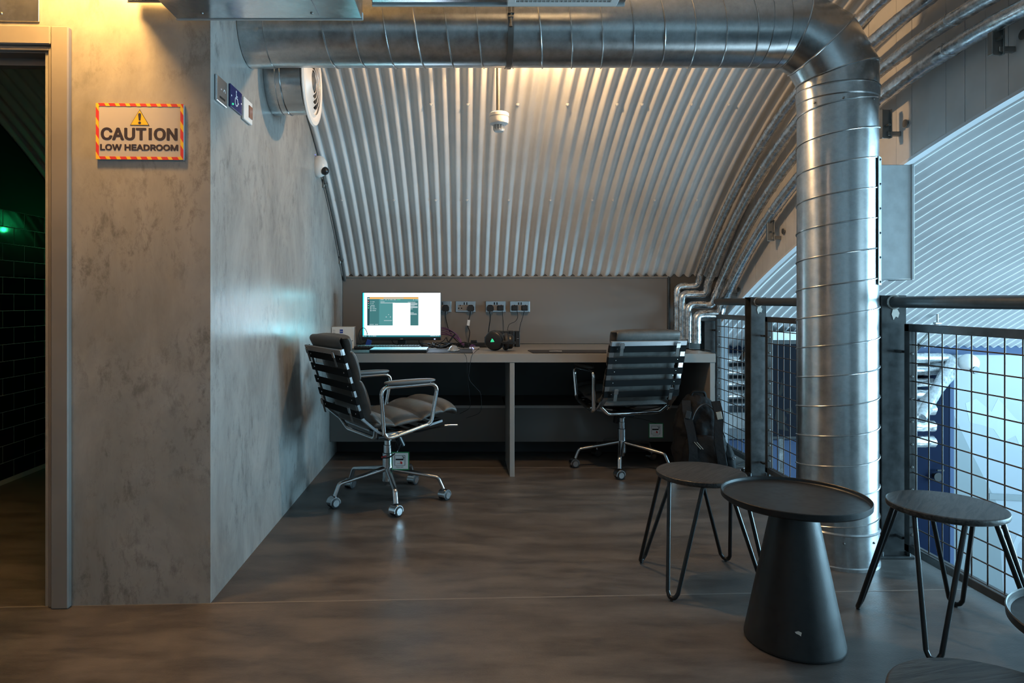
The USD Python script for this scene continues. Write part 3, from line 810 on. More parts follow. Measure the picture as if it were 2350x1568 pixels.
# ------------------------------------------------------------------ foil-wrapped pipes along the gable
PIPES = [(1.80, (0.215, 0.085, 0.055), 1.640, 0.028, 1.215), (1.85, (0.33, 0.165, 0.135), 1.665, 0.030, 1.155), (1.885, (0.45, 0.28, 0.235), 1.70, 0.028, 1.075), (1.91, (0.54, 0.384, 0.325), 1.735, 0.032, 1.005)]
PL = ['foil wrapped pipe nearest the vault, first of four along the gable', 'foil wrapped pipe second from the vault along the gable', 'foil wrapped pipe third from the vault along the gable', 'foil wrapped pipe lowest of four along the gable, on the brackets']
for k, (x, dd, xd, r, zb) in enumerate(PIPES):
    co = np.polyfit((2.5, 4.2, 5.1), dd, 2)
    th = np.linspace(math.asin((0.8 - VY) / 4.3), math.asin((5.10 - 0.035 * k - VY) / 4.4), 70)
    pts = []
    for t in th:
        y = VY + 4.4 * math.sin(t)
        R_ = VR - np.polyval(co, max(y, 2.0))
        t2 = math.asin((y - VY) / R_)
        pts.append((x, y, VZ + R_ * math.cos(t2)))
    pts = [p for p in pts if p[2] > zb + 0.03]
    pts = np.array(pts)
    pts[:, 1] += 0
    end = pts[-1]
    tail = fillet([end, (x, end[1] + 0.03, zb), (xd - 0.03 * 0, end[1] + 0.03, zb), (xd, end[1] + 0.03, 0.79)], 0.045)
    line = np.vstack([pts[:-1], tail])
    dense = [line[0]]
    for p, q in zip(line[:-1], line[1:]):
        nn = max(1, int(np.linalg.norm(q - p) / 0.012))
        dense += [p + (q - p) * s for s in np.linspace(0, 1, nn + 1)[1:]]
    dense = np.array(dense)
    wob = 1 + 0.10 * (meshkit.noise(dense * 22, seed=k) - 0.5)
    m = sweep(dense, circle(r, 18), scale=wob, up=(1, 0, 0))
    nz = meshkit.fbm(np.array(m.vertices) * np.array([60, 60, 60]), 3, seed=10 + k) - 0.5
    m.vertices = m.vertices + m.vertex_normals * (nz * 0.0035)[:, None]
    pt = thing('foil_pipe', PL[k], 'pipe', (x, 3.0, 2.0), group=None)
    obj('lagging', m, 'foil', pt, smooth=50, world=True)
    bands = []
    for f in (0.30, 0.46, 0.62, 0.78):
        i = int(f * len(dense)) + 9 * k
        if i + 3 < len(dense):
            p, q = dense[i], dense[i + 3]
            tt = (q - p) / np.linalg.norm(q - p)
            s_ = np.cross(tt, [1.0, 0, 0])
            a_ = np.linspace(0, 2 * PI, 24)
            w_ = np.array([p + tt * (0.012 * u + 0.006 * math.sin(3 * u)) + (r * 1.07 + 0.002 * math.sin(5 * u)) * (math.cos(u) * np.array([1.0, 0, 0]) + math.sin(u) * s_) for u in a_])
            bands.append(tube(w_, 0.0013, 5))
            bands.append(rod(w_[0], w_[0] - np.array([0.012, 0.006, -0.012]), 0.0011, 5))
    obj('tie_wire', bands, 'chrome_brushed', pt, world=True)

for (px, py, dep), lb in zip(((2292, 92, 2.42), (2030, 290, 3.05), (1768, 533, 4.19), (1675, 665, 4.86)), ('steel pipe bracket at the upper right of the gable', 'steel pipe bracket on the gable just right of the vertical duct', 'steel pipe bracket on the gable just left of the vertical duct', 'lowest steel pipe bracket on the gable, above the handrail')):
    p = at(px, py, dep)
    hy = float(dep)
    g = hall_z(hy)
    bk = thing('pipe_bracket', lb, 'bracket', (1.985, hy, float(p[2])))
    obj('strut', [box(-0.085, -0.045, -0.003, 0.003, -0.055, 0.075, 0.001), box(-0.088, -0.082, -0.012, 0.010, -0.055, 0.075, 0.001), box(-0.048, -0.042, -0.012, 0.010, -0.055, 0.075, 0.001)], 'steel_strut', bk)
    obj('arm', box(-0.06, -0.001, -0.010, 0.010, -0.045, -0.025, 0.002), 'steel_strut', bk)
    obj('stud', rod((-0.065, 0, -0.0), (-0.065, -0.03, 0.0), 0.006), 'steel_strut', bk)
    obj('bolt', [move(lathe([(0, 0), (0.018, 0), (0.018, 0.003), (0.011, 0.004), (0.011, 0.012), (0, 0.012)], 12, 'x'), (-0.012, -0.05, 0.0))], 'steel_strut', bk)

# ------------------------------------------------------------------ railing
rl = thing('railing', 'dark steel railing with welded wire mesh panels at the mezzanine edge', 'railing', (1.86, 2.9, 0))


def hpost(x, y, top, s=0.10, t=0.008):
    return [box(x - s / 2, x + s / 2, y - s / 2, y - s / 2 + t, 0, top, 0.001), box(x - s / 2, x + s / 2, y + s / 2 - t, y + s / 2, 0, top, 0.001), box(x - t / 2, x + t / 2, y - s / 2 + t, y + s / 2 - t, 0, top),
            box(x - s / 2, x + s / 2, y - s / 2, y + s / 2, top, top + 0.004)]


RX = 1.857
for y, s, zt in ((5.06, 0.10, 0.95), (4.26, 0.095, 1.122), (2.945, 0.105, 1.122), (0.55, 0.10, 1.122)):
    po = obj('post', hpost(RX, y, zt, s), 'raw_steel', rl, world=True)
    obj('base_plate', [box(RX - 0.075, RX + 0.075, y - 0.075, y + 0.075, 0.0, 0.010, 0.002)] + [rod((RX + a, y + b, 0.01), (RX + a, y + b, 0.028), 0.009, 6) for a in (-0.058, 0.058) for b in (-0.058, 0.058)], 'raw_steel', po, world=True)
for y0, y1 in ((4.90, 4.309), (4.211, 3.0), (2.89, 0.61)):
    obj('handrail', rod((RX, y0, 1.097), (RX, y1, 1.097), 0.0242, 24), 'raw_steel', rl, world=True)
bd = []
for y in (4.212, 2.892, 4.308, 2.998):
    a_ = np.linspace(0, 2 * PI, 30)
    s_ = 1 if y in (4.308, 2.998) else -1
    m = tube(np.stack([RX + 0.027 * np.cos(a_), np.full(30, y + s_ * 0.002), 1.097 + 0.027 * np.sin(a_)], 1), 0.005, 8)
    bd.append(m)
for m in bd:
    obj('weld_bead', m, 'weld_bead', rl, world=True)
for y in (4.211, 2.8915):
    m = sg.Polygon([(-0.006, 1.07), (0.012, 1.068), (0.022, 1.05), (0.016, 1.03), (0.006, 1.035), (-0.004, 1.02), (-0.012, 1.045)])
    obj('grind_mark', move(to_wall(extrude(m, 0.0008)), (RX, y - 0.0005, 0)), 'weld_bead', rl, world=True, smooth=False)
MX = 1.893
for y0, y1, zt in ((4.985, 4.325, 1.005), (4.165, 3.02, 1.005), (2.855, 0.70, 1.005)):
    zb = 0.045
    fr = obj('mesh_panel', [box(MX - 0.018, MX + 0.018, y1, y0, zt - 0.032, zt, 0.002), box(MX - 0.018, MX + 0.018, y1, y0, zb, zb + 0.032, 0.002), box(MX - 0.018, MX + 0.018, y0 - 0.032, y0, zb, zt, 0.002), box(MX - 0.018, MX + 0.018, y1, y1 + 0.032, zb, zt, 0.002)], 'raw_steel', rl, world=True)
    wires = [rod((MX + 0.004, y, zb + 0.02), (MX + 0.004, y, zt - 0.02), 0.0027, 6) for y in np.arange(y0 - 0.032 - 0.012, y1 + 0.03, -0.0765)]
    wires += [rod((MX - 0.001, y0 - 0.02, z), (MX - 0.001, y1 + 0.02, z), 0.0027, 6) for z in np.arange(zt - 0.032 - 0.055, zb + 0.03, -0.0765)]
    obj('wire_mesh', wires, 'rust_wire', fr, world=True)
    obj('rivets', [move(lathe([(0, 0), (0.006, 0), (0.004, -0.003), (0, -0.004)], 8, 'y'), (MX - 0.004, y0 - 0.0322, z)) for z in np.arange(0.12, zt - 0.05, 0.095)], 'steel_strut', fr, world=True)
    obj('fixing_lug', [box(MX - 0.03, MX - 0.005, y0, y0 + 0.04, z, z + 0.012, 0.001) for z in (0.09, 0.88)], 'raw_steel', fr, world=True)

# ------------------------------------------------------------------ desk
DF, DB, DT = 4.217, 5.19, 0.7725
dk = thing('desk', 'long grey built-in desk with two open bays under the vault', 'desk', (0.33, 4.7, 0))
obj('worktop', box(XL + 0.002, 1.590, DF, DB - 0.002, DT - 0.056, DT, 0.002), 'grey_laminate', dk, world=True)
obj('divider', box(0.300, 0.330, DF + 0.003, 4.66, 0, DT - 0.057, 0.001), 'grey_laminate', dk, world=True)
obj('end_panel', box(1.556, 1.586, DF + 0.004, DB - 0.01, 0, DT - 0.057, 0.001), 'grey_laminate', dk, world=True)
obj('ledge', [box(XL + 0.002, 0.300, 4.66, DB - 0.01, 0.128, 0.378, 0.001), box(0.330, 1.555, 4.66, DB - 0.01, 0.128, 0.378, 0.001)], 'dark_laminate', dk, world=True)
obj('ledge_edge', [box(XL + 0.002, 0.300, 4.652, 4.66, 0.362, 0.381, 0.001), box(0.330, 1.555, 4.652, 4.66, 0.362, 0.381, 0.001)], 'grey_laminate', dk, world=True)
obj('kickboard', box(XL + 0.002, 1.555, 4.93, 4.95, 0, 0.127), 'kick', dk, world=True)
bp = thing('back_panel', 'grey board on the wall behind the desk, carrying the sockets', 'panel', (0.33, 5.17, 0.78))
obj('board', box(XL + 0.002, 1.577, 5.166, 5.188, DT + 0.002, 1.282, 0.001), 'grey_board', bp, world=True)
obj('top_trim', box(XL + 0.002, 1.579, 5.155, 5.189, 1.282, 1.292, 0.002), 'frame_paint', bp, world=True)
obj('side_trim', box(1.5775, 1.590, 5.16, 5.189, DT + 0.002, 1.292, 0.001), 'raw_steel', bp, world=True)
PF = 5.166                                # face of the board


def socket(px, lb, plugs):
    c = at(px, 704, PF)
    s = thing('double_socket', lb, 'socket', (float(c[0]), PF - 0.0005, float(c[2])), group=None)
    obj('plate', box(-0.076, 0.076, -0.010, 0.0, -0.042, 0.042, 0.004), 'chrome_brushed', s)
    obj('insert', box(-0.060, 0.060, -0.0115, -0.0095, -0.030, 0.014, 0.001), 'mouse_grey', s)
    obj('switch', [cbox((x, -0.013, 0.024), (0.010, 0.007, 0.018), 0.002) for x in (-0.010, 0.010)], 'plastic_black', s)
    holes = []
    for x in (-0.042, 0.042):
        holes += [cbox((x, -0.0118, 0.010), (0.006, 0.001, 0.010)), cbox((x - 0.011, -0.0118, -0.012), (0.010, 0.001, 0.008)), cbox((x + 0.011, -0.0118, -0.012), (0.010, 0.001, 0.008))]
    obj('pin_holes', holes, 'print_black', s)
    return c


def plug(px, lb, square=False):
    c = at(px, 707, PF)
    p = thing('power_adapter' if square else 'plug', lb, 'plug', (float(c[0]), PF - 0.0125, float(c[2])))
    if square:
        obj('body', box(-0.025, 0.025, -0.045, 0.0, -0.020, 0.020, 0.005), 'plastic_black', p)
    else:
        s = sg.Polygon([(-0.025, -0.014), (-0.018, -0.024), (0.018, -0.024), (0.025, -0.014), (0.024, 0.008), (0.012, 0.022), (-0.012, 0.022), (-0.024, 0.008)]).buffer(0.002)
        obj('body', to_wall(extrude(s, 0.032)), 'plastic_black', p)
        obj('cord_grip', rod((0, -0.012, -0.022), (0, -0.012, -0.045), 0.006), 'plastic_black', p)
    return c


for px, lb in ((1013, 'double steel socket half hidden behind the monitor'), (1068.5, 'double steel socket with one empty outlet, second from the left'), (1137.5, 'double steel socket third from the left'), (1193, 'double steel socket furthest right')):
    socket(px, lb, 0)
plug(1023, 'black plug in the socket beside the monitor')
plug(1080, 'black plug beside the empty outlet')
plug(1124.5, 'black plug in the third socket, feeding the box behind the headset')
plug(1148, 'square black adapter in the third socket', True)
plug(1180.5, 'square black adapter left in the furthest right socket', True)
plug(1203, 'square black adapter right in the furthest right socket', True)


def cable(lb, pix, r=0.003, mat='cable_black', depth=None, cat='cable', name='cable', group=None):
    pts = [at(x, y, d) for x, y, d in pix]
    o = obj(name, tube(spline(pts), r, 8), mat)
    return tag(o, lb, cat, group)


Y1 = 5.145
cable('black power cable hanging from the plug beside the monitor', [(1022, 714, Y1), (1023, 730, Y1), (1028, 752, 5.12), (1036, 768, 5.08), (1052, 786, 5.0), (1072, 792.5, 4.93)])
cc = cable('black power cable with a pale paper label', [(1080, 715, Y1), (1078, 726, Y1), (1074, 740, 5.12), (1073, 748, 5.10), (1078, 762, 5.08), (1076, 778, 5.04), (1075, 790, 4.98)])
lp = at(1075, 741, 5.11)
tag(obj('cable_label', rot(box(-0.010, 0.010, -0.006, 0.003, -0.022, 0.022, 0.001), 8, [0, 1, 0]).apply_translation(lp + np.array([0, -0.006, 0])), 'card_white'), 'pale paper label wrapped round the second power cable', 'label')
cable('black power cable down from the third socket to behind the headset', [(1124.5, 714, Y1), (1125, 732, Y1), (1122, 755, 5.10), (1120, 775, 5.02), (1117, 774, 4.98), (1113, 774, 4.95), (1113, 782, 4.90)])
cable('thin cable from the third socket to the drives', [(1153, 714, Y1), (1154, 730, Y1), (1155, 748, 5.10), (1154.5, 763, 4.92)], 0.0018)
cable('thin kinked cable from the right socket to the drives', [(1187, 714, Y1), (1188, 728, Y1), (1182, 738, 5.12), (1168, 746, 5.05), (1164, 764, 4.92)], 0.0018)
cable('thin straight cable from the furthest right adapter to the drives', [(1203, 714, Y1), (1199, 730, Y1), (1194, 746, 5.05), (1191, 764, 4.92)], 0.0018)

# things on the desk
def ondesk(px, y):
    return (px - PX) * y / FPX


mt = tag(obj('desk_mat', box(XL + 0.01, ondesk(1085, 4.26), 4.235, 4.60, DT + 0.0005, DT + 0.0045, 0.001), 'mat_black'), 'black desk mat under laptop and mouse', 'desk mat')
bx = thing('lens_wipes_box', 'white lens wipes carton in the corner behind the left chair', 'box', (-0.835, 4.72, DT))
wx, wz = 0.078, 0.148
obj('carton', box(-wx, wx, 0, 0.09, 0.0005, wz, 0.001), 'card_white', bx)
obj('carton_side', box(wx, wx + 0.0012, 0.002, 0.088, 0.002, wz - 0.002), 'card_grey', bx)
lg = obj('logo', box(-0.021, 0.001, -0.0012, 0.0, 0.105, 0.131), 'print_blue', bx)
obj('logo_letters', move(to_wall(text('ZEISS', 0.0062, 0.0006, True, 0.0185)), (-0.010, -0.0012, 0.114)), 'print_white', lg)
obj('lettering', move(to_wall(text('Lens Wipes', 0.0150, 0.0006, False, 0.078)), (-0.030, 0.0, 0.075)), 'card_grey', bx)
obj('small_print', [box(-0.070, -0.056 + 0.004 * (k % 2), -0.0008, 0, 0.126 - 0.007 * k, 0.1285 - 0.007 * k) for k in range(4)], 'card_grey', bx)
gl = union_all([sg.LineString([(0.02, 0.03), (0.045, 0.045), (0.07, 0.052)]).buffer(0.0018), sg.Point(0.012, 0.026).buffer(0.014).difference(sg.Point(0.012, 0.026).buffer(0.010)), sg.LineString([(-0.01, 0.04), (0.01, 0.042)]).buffer(0.003)])
obj('spectacles_print', to_wall(extrude(gl, 0.0006)), 'print_black', bx)

mo = thing('monitor', 'bright flat monitor showing a chat window on the desk', 'monitor', (-0.424, 4.74, DT + 0.005), 2.0)
cz_, mw, mh = 0.2265, 0.5545, 0.312
obj('casing', [box(-mw / 2, mw / 2, 0.0, 0.022, cz_ - mh / 2 - 0.022, cz_ + mh / 2 + 0.004, 0.004), box(-0.16, 0.16, 0.018, 0.050, cz_ - 0.10, cz_ + 0.10, 0.012)], 'plastic_black', mo)
sp = obj('screen', box(-mw / 2 + 0.004, mw / 2 - 0.004, -0.0012, 0.002, cz_ - mh / 2 + 0.002, cz_ + mh / 2), 'screen_desktop', mo)
obj('stand', [box(-0.030, 0.030, 0.030, 0.060, 0.006, 0.16, 0.004), box(-0.11, 0.11, -0.02, 0.13, 0.0, 0.008, 0.003)], 'plastic_black', mo)
obj('power_light', cbox((mw / 2 - 0.045, -0.001, cz_ - mh / 2 - 0.013), (0.010, 0.003, 0.007), 0.001), 'led_blue', mo)
obj('badge', cbox((0, -0.0003, cz_ - mh / 2 - 0.012), (0.020, 0.0008, 0.0035)), 'card_grey', mo)


def scr(u0, u1, v0, v1, mat, layer, nm):
    """A rectangle of the picture on the screen; u, v run 0 to 1 from the top left."""
    x0, x1 = -mw / 2 + 0.004 + u0 * (mw - 0.008), -mw / 2 + 0.004 + u1 * (mw - 0.008)
    zt_ = cz_ + mh / 2
    return (nm, box(x0, x1, -0.0012 - 0.0003 * layer, -0.0011, zt_ - v1 * (mh - 0.002), zt_ - v0 * (mh - 0.002)), mat)


U = lambda x: (x - 262) / (1745 - 262)
V = lambda y: (y - 262) / (1092 - 262)
items = {}
for q in [scr(U(350), U(1322), V(340), V(875), 'screen_mid', 1, 'chat_window'), scr(U(350), U(392), V(345), V(875), 'screen_deep', 2, 'server_column'), scr(U(392), U(575), V(378), V(875), 'screen_dark', 2, 'channel_column'),
          scr(U(392), U(1322), V(345), V(376), 'screen_orange', 3, 'notice_bar'), scr(U(660), U(1040), V(354), V(368), 'screen_text', 4, 'notice_text'),
          scr(U(1170), U(1318), V(420), V(875), 'screen_dark', 2, 'activity_column'), scr(U(838), U(1170), V(448), V(875), 'screen_white', 3, 'blank_page'), scr(U(600), U(880), V(445), V(458), 'screen_text', 3, 'text_line'),
          scr(0, 1, V(1062), 1.0, 'screen_bar', 1, 'task_bar')]:
    obj(q[0], q[1], q[2], sp, smooth=False)
tx = []
for x0, x1, y in ((600, 660, 390), (690, 722, 390), (745, 768, 390), (782, 832, 390), (850, 895, 390), (600, 678, 428), (445, 490, 432), (445, 470, 465), (415, 490, 500), (447, 495, 528), (447, 522, 562), (445, 515, 596), (1120, 1265, 438), (1172, 1305, 458), (1172, 1305, 472), (1172, 1300, 486), (1172, 1250, 500), (1172, 1308, 530), (1172, 1215, 563), (1172, 1235, 636), (1172, 1290, 656), (1172, 1295, 670), (665, 820, 783), (390, 475, 856), (495, 556, 856), (262, 285, 1075), (300, 322, 1075), (340, 358, 1075), (378, 398, 1075), (418, 432, 1075), (448, 520, 1075), (1550, 1640, 1075), (1650, 1682, 1075), (1692, 1716, 1075)):
    hgt = 30 if y == 530 else 11
    tx.append(scr(U(x0), U(x1), V(y - hgt / 2), V(y + hgt / 2), 'screen_white', 5, '')[1])
obj('text_lines', tx, 'screen_text', sp, smooth=False)
dots = []
for x, y, rr in ((374, 370, 0.0062), (418, 528, 0.0045), (418, 562, 0.0045), (418, 596, 0.0045), (420, 432, 0.003), (420, 465, 0.003), (1232, 392, 0.0032), (1278, 392, 0.0032), (1308, 392, 0.0032), (374, 460, 0.0035), (755, 670, 0.003), (710, 715, 0.004), (790, 715, 0.004)):
    u, v = U(x), V(y)
    dots.append(lathe([(0, 0), (rr, 0), (rr, 0.0004), (0, 0.0004)], 14, 'y', (-mw / 2 + 0.004 + u * (mw - 0.008), -0.0031, cz_ + mh / 2 - v * (mh - 0.002))))
obj('icons', dots, 'screen_text', sp, smooth=False)
for nm, x, y, mt_ in (('icon', 374, 500, 'screen_green'), ('icon', 374, 545, 'screen_green'), ('icon', 370, 420, 'screen_red')):
    obj(nm, lathe([(0, 0), (0.004, 0), (0.004, 0.0004), (0, 0.0004)], 12, 'y', (-mw / 2 + 0.004 + U(x) * (mw - 0.008), -0.0027, cz_ + mh / 2 - V(y) * (mh - 0.002))), mt_, sp, smooth=False)
obj('icon', scr(U(915), U(980), V(385), V(396), 'screen_green', 4, '')[1], 'screen_green', sp, smooth=False)

kb = thing('keyboard', 'black keyboard between the laptop and the monitor', 'keyboard', (-0.50, 4.585, DT + 0.0045))
obj('body', box(-0.225, 0.225, -0.068, 0.068, 0.0005, 0.016, 0.004), 'plastic_black', kb)
obj('keys', [box(-0.215 + 0.0195 * i + 0.001, -0.215 + 0.0195 * i + 0.0175, -0.058 + 0.020 * j, -0.058 + 0.020 * j + 0.0165, 0.015, 0.023, 0.002) for i in range(22) for j in range(6)], 'rubber', kb, smooth=False)
lt = thing('laptop', 'closed slim silver laptop lying on the desk mat', 'laptop', (-0.405, 4.385, DT + 0.0045), 0.0)
obj('base', box(-0.182, 0.182, -0.122, 0.122, 0.0015, 0.011, 0.004), 'plastic_black', lt)
obj('lid', box(-0.182, 0.182, -0.122, 0.122, 0.0115, 0.018, 0.003), 'lid_monitor_tint', lt)
obj('feet', [cbox((x, y, 0.001), (0.02, 0.01, 0.002)) for x in (-0.16, 0.16) for y in (-0.1, 0.1)], 'rubber', lt)
ms_ = thing('computer_mouse', 'small grey mouse on the right end of the desk mat', 'mouse', (ondesk(1041, 4.40), 4.40, DT + 0.0045), -15)
m = trimesh.creation.icosphere(3, 1.0); m.apply_scale([0.031, 0.055, 0.036]); m = trimesh.intersections.slice_mesh_plane(m, [0, 0, 1], [0, 0, 0], cap=True) if False else m
v = m.vertices.copy(); v[:, 2] = np.maximum(v[:, 2], 0.0) ; m.vertices = v + [0, 0, 0.0008]
obj('shell', m, 'mouse_grey', ms_, smooth=50)
obj('side_band', sweep([(0.0315 * math.cos(a), 0.0555 * math.sin(a), 0.006) for a in np.linspace(0, 2 * PI, 40, endpoint=False)], rect(0.010, 0.002), closed=True, up=(0, 0, 1)), 'card_white', ms_)
obj('wheel', rot(lathe([(0, -0.004), (0.009, -0.004), (0.009, 0.004), (0, 0.004)], 16, 'x'), 0, [0, 0, 1]).apply_translation([0, 0.025, 0.029]), 'rubber', ms_)

hs = thing('headset', 'black headset with a glowing green emblem lying on the desk', 'headset', (ondesk(1126, 4.42), 4.42, DT + 0.0075))


def cup(c, yaw, r, th):
    g = [lathe([(0, 0), (r * 0.75, 0), (r * 0.95, 0.008), (r, 0.018), (r, 0.032), (r * 0.9, 0.040), (0, 0.042)], 36, 'y')]
    cu = [sweep([(r * 0.80 * math.cos(a), 0.050, r * 0.80 * math.sin(a)) for a in np.linspace(0, 2 * PI, 36, endpoint=False)], circle(0.019, 12), closed=True, up=(0, 1, 0))]
    out = []
    for m in (trimesh.util.concatenate(g), trimesh.util.concatenate(cu)):
        rot(m, yaw, [0, 0, 1]); out.append(move(m, c))
    return out


g, cu = cup((0.012, -0.02, 0.062), -18, 0.061, 0.05)
e1 = obj('ear_cup', g, 'plastic_black', hs)
obj('ear_cushion', cu, 'rubber', hs)
# emblem: three curled strokes and a ring, lit green
R3 = [sg.LineString([(0.000, 0.001), (0.004 * math.cos(a), 0.006 + 0.004 * math.sin(a)), (0.003 * math.cos(a + 1), 0.011), (-0.002, 0.013)]).buffer(0.0017) for a in (0.2,)]
em = union_all([affinity.rotate(R3[0], k * 120, origin=(0, 0.001)) for k in range(3)] + [affinity.rotate(sg.LineString([(-0.006, 0.004), (-0.003, 0.010)]).buffer(0.0012), k * 120, origin=(0, 0.001)) for k in range(3)])
m = to_wall(extrude(em, 0.001)); rot(m, -18, [0, 0, 1])
obj('lit_emblem', move(m, (0.012 - 0.002, -0.0205, 0.062)), 'led_green', e1, smooth=False)
g, cu = cup((0.150, 0.055, 0.054), 98, 0.050, 0.05)
obj('ear_cup', g, 'plastic_black', hs); obj('ear_cushion', cu, 'rubber', hs)
obj('headband', sweep(fillet([(0.03, 0.012, 0.062), (0.10, -0.03, 0.050), (0.150, -0.005, 0.047), (0.150, 0.045, 0.050)], 0.05), rect(0.032, 0.012), up=(0, 0, 1)), 'plastic_black', hs)
obj('slider', box(0.075, 0.105, -0.033, -0.012, 0.040, 0.064, 0.003), 'rubber', hs)

for k, px in enumerate((1149.5, 1162, 1174.5, 1188)):
    dv_ = thing('external_drive', ('black external drive leftmost of the upright row', 'black external drive second from left in the upright row', 'black external drive third from left in the upright row', 'black external drive rightmost of the upright row, pale mark on its end')[k], 'hard drive', (ondesk(px, 4.84), 4.90, DT))
    w_ = 0.0185 if k < 3 else 0.0165
    obj('case', box(-w_, w_, -0.06, 0.06, 0.0005, 0.113 - 0.001 * (k % 2), 0.003), 'plastic_black', dv_)
    obj('seam', box(-w_ * 0.1, w_ * 0.1, -0.0606, -0.058, 0.008, 0.105), 'rubber', dv_)
    if k == 3:
        obj('mark', box(-0.006, 0.008, -0.0608, -0.059, 0.058, 0.061), 'card_grey', dv_)
ad = thing('power_strip', 'black power adapter with small lights behind the headset', 'adapter', (ondesk(1098, 4.8), 4.80, DT))
obj('body', [box(-0.10, 0.10, -0.02, 0.03, 0.0005, 0.034, 0.005), box(-0.055, -0.01, -0.015, 0.025, 0.034, 0.050, 0.003)], 'plastic_black', ad)
hb_ = thing('usb_hub', 'small pale hub with blue lights beside the headset', 'usb hub', (ondesk(1089, 4.58), 4.58, DT + 0.0005))
obj('body', box(-0.035, 0.035, -0.02, 0.02, 0.0005, 0.018, 0.003), 'card_grey', hb_)
obj('lights', [cbox((x, -0.021, z), (0.006, 0.003, 0.005)) for x, z in ((-0.030, 0.012), (-0.014, 0.013), (-0.008, 0.006))], 'led_blue', hb_)

# purple network cable loops and the black tangle in front of them
pc = thing('network_cable', 'coil of thin purple network cable beside the monitor', 'cable', (ondesk(1050, 4.85), 4.85, DT))
pb = []
for k in range(9):
    s = k / 8
    p = [at(996 + 4 * s, 757 + 16 * s, 5.0), at(1018, 752 + 16 * s + 2 * math.sin(3 * k), 4.97), at(1040 + 4 * math.sin(k), 762 + 14 * s, 4.93), at(1056, 778 + 8 * s, 4.9 - 0.02 * k / 3), at(1062 - 3 * s, 788 + 4 * s, 4.85), at(1078, 789.5 + 6 * s, 4.80 - 0.02 * s), at(1090, 793 + 2 * s, 4.75)]
    pb.append(tube(spline(p, 7), 0.0026, 7))
obj('strands', pb, 'cable_purple', pc, world=True)
tg = thing('cable_tangle', 'tangle of black cables on the desk right of the monitor stand', 'cable', (ondesk(1010, 4.6), 4.62, DT))
tb = []
rr_ = np.random.default_rng(3)
for k in range(7):
    cx_, cy_ = ondesk(998 + 9 * k, 4.65), 4.64 + 0.035 * rr_.uniform(-1, 1)
    a_ = np.linspace(0, 2 * PI * 1.3, 12) + rr_.uniform(0, 6)
    rx_, ry_ = rr_.uniform(0.05, 0.10), rr_.uniform(0.03, 0.06)
    tb.append(tube(spline([(cx_ + rx_ * math.cos(t), cy_ + ry_ * math.sin(t), DT + 0.010 + 0.016 * (1 + math.sin(2 * t + k))) for t in a_], 5), 0.0028, 7))
tb.append(tube(spline([at(1044, 768, 4.8), at(1040, 772, 4.78), at(1030, 785, 4.75), at(1020, 793, 4.7), at(990, 797, 4.65)], 6), 0.0055, 8))
tb.append(tube(spline([at(1008, 788, 4.75), at(1018, 782, 4.72), at(1024, 775, 4.74), at(1028, 784, 4.75), at(1045, 792, 4.75), at(1078, 797, 4.72)], 6), 0.003, 8))
obj('strands', tb, 'cable_black', tg, world=True)
cable('thin black cable arching in front of the lower left of the screen', [(812, 797, 4.66), (822, 793, 4.64), (838, 786, 4.62), (843, 774, 4.62), (841, 760, 4.62), (835, 753, 4.64), (827, 757, 4.68), (824, 770, 4.70), (829, 786, 4.70), (838, 796, 4.66)], 0.0025)
cable('black cable slung from the left of the monitor stand', [(898, 778, 4.79), (903, 788, 4.85), (915, 792, 4.9), (925, 794, 4.85)], 0.0025)
cable('black cable slung from the right half of the monitor', [(962, 777, 4.79), (962, 786, 4.83), (972, 794, 4.8), (990, 796, 4.7)], 0.0025)
bb = tag(obj('blue_card', rot(box(-0.018, 0.018, -0.003, 0.003, 0.0, 0.058, 0.001), 14, [0, 1, 0]).apply_translation([ondesk(843, 4.72), 4.72, DT + 0.0015]), 'print_blue'), 'blue printed card standing left of the monitor stand', 'card')
cable('thin cable dangling over the desk edge from the mat, left strand', [(1060, 809, 4.30), (1067, 814, 4.205), (1071, 826, 4.19), (1073, 870, 4.195), (1077, 905, 4.22), (1078, 935, 4.30), (1055, 950, 4.45)], 0.0013)
cable('thin cable dangling over the desk edge from the headset, right strand', [(1099, 800, 4.38), (1090, 808, 4.26), (1083, 816, 4.20), (1080, 830, 4.195), (1076, 868, 4.19), (1092, 890, 4.22), (1103, 905, 4.24), (1102, 945, 4.27), (1070, 960, 4.35)], 0.0013)

pd = thing('mouse_pad', 'dark brown mouse pad with cut corner left of the right chair', 'mouse pad', (0.6, 4.4, DT))
m = extrude(sg.Polygon([(ondesk(1223, 4.235), 4.235), (ondesk(1392, 4.235), 4.235), (ondesk(1392, 4.49), 4.49), (ondesk(1216, 4.49), 4.49), (ondesk(1211, 4.46), 4.46)]), 0.004)
obj('pad', move(m, (0, 0, DT + 0.0005)), 'pad_brown', pd, world=True)
sl = thing('paper_slip', 'small white folded slip lying on the brown mouse pad', 'paper', (ondesk(1275, 4.36), 4.36, DT + 0.005))
obj('slip', [rot(box(-0.040, 0.040, -0.010, 0.012, 0.0, 0.0015), 3, [0, 0, 1]), rot(box(-0.030, 0.012, -0.012, -0.004, 0.0015, 0.004), 14, [0, 0, 1])], 'card_white', sl)
ch = thing('charger', 'small black charger standing at the right end of the desk', 'charger', (ondesk(1571, 4.62), 4.62, DT))
obj('body', [box(-0.028, 0.028, -0.02, 0.02, 0.0005, 0.045, 0.004), box(-0.020, -0.012, -0.008, 0.008, 0.045, 0.066, 0.001), box(-0.002, 0.005, -0.008, 0.008, 0.045, 0.062, 0.001), box(0.014, 0.022, -0.008, 0.008, 0.045, 0.068, 0.001)], 'plastic_black', ch)
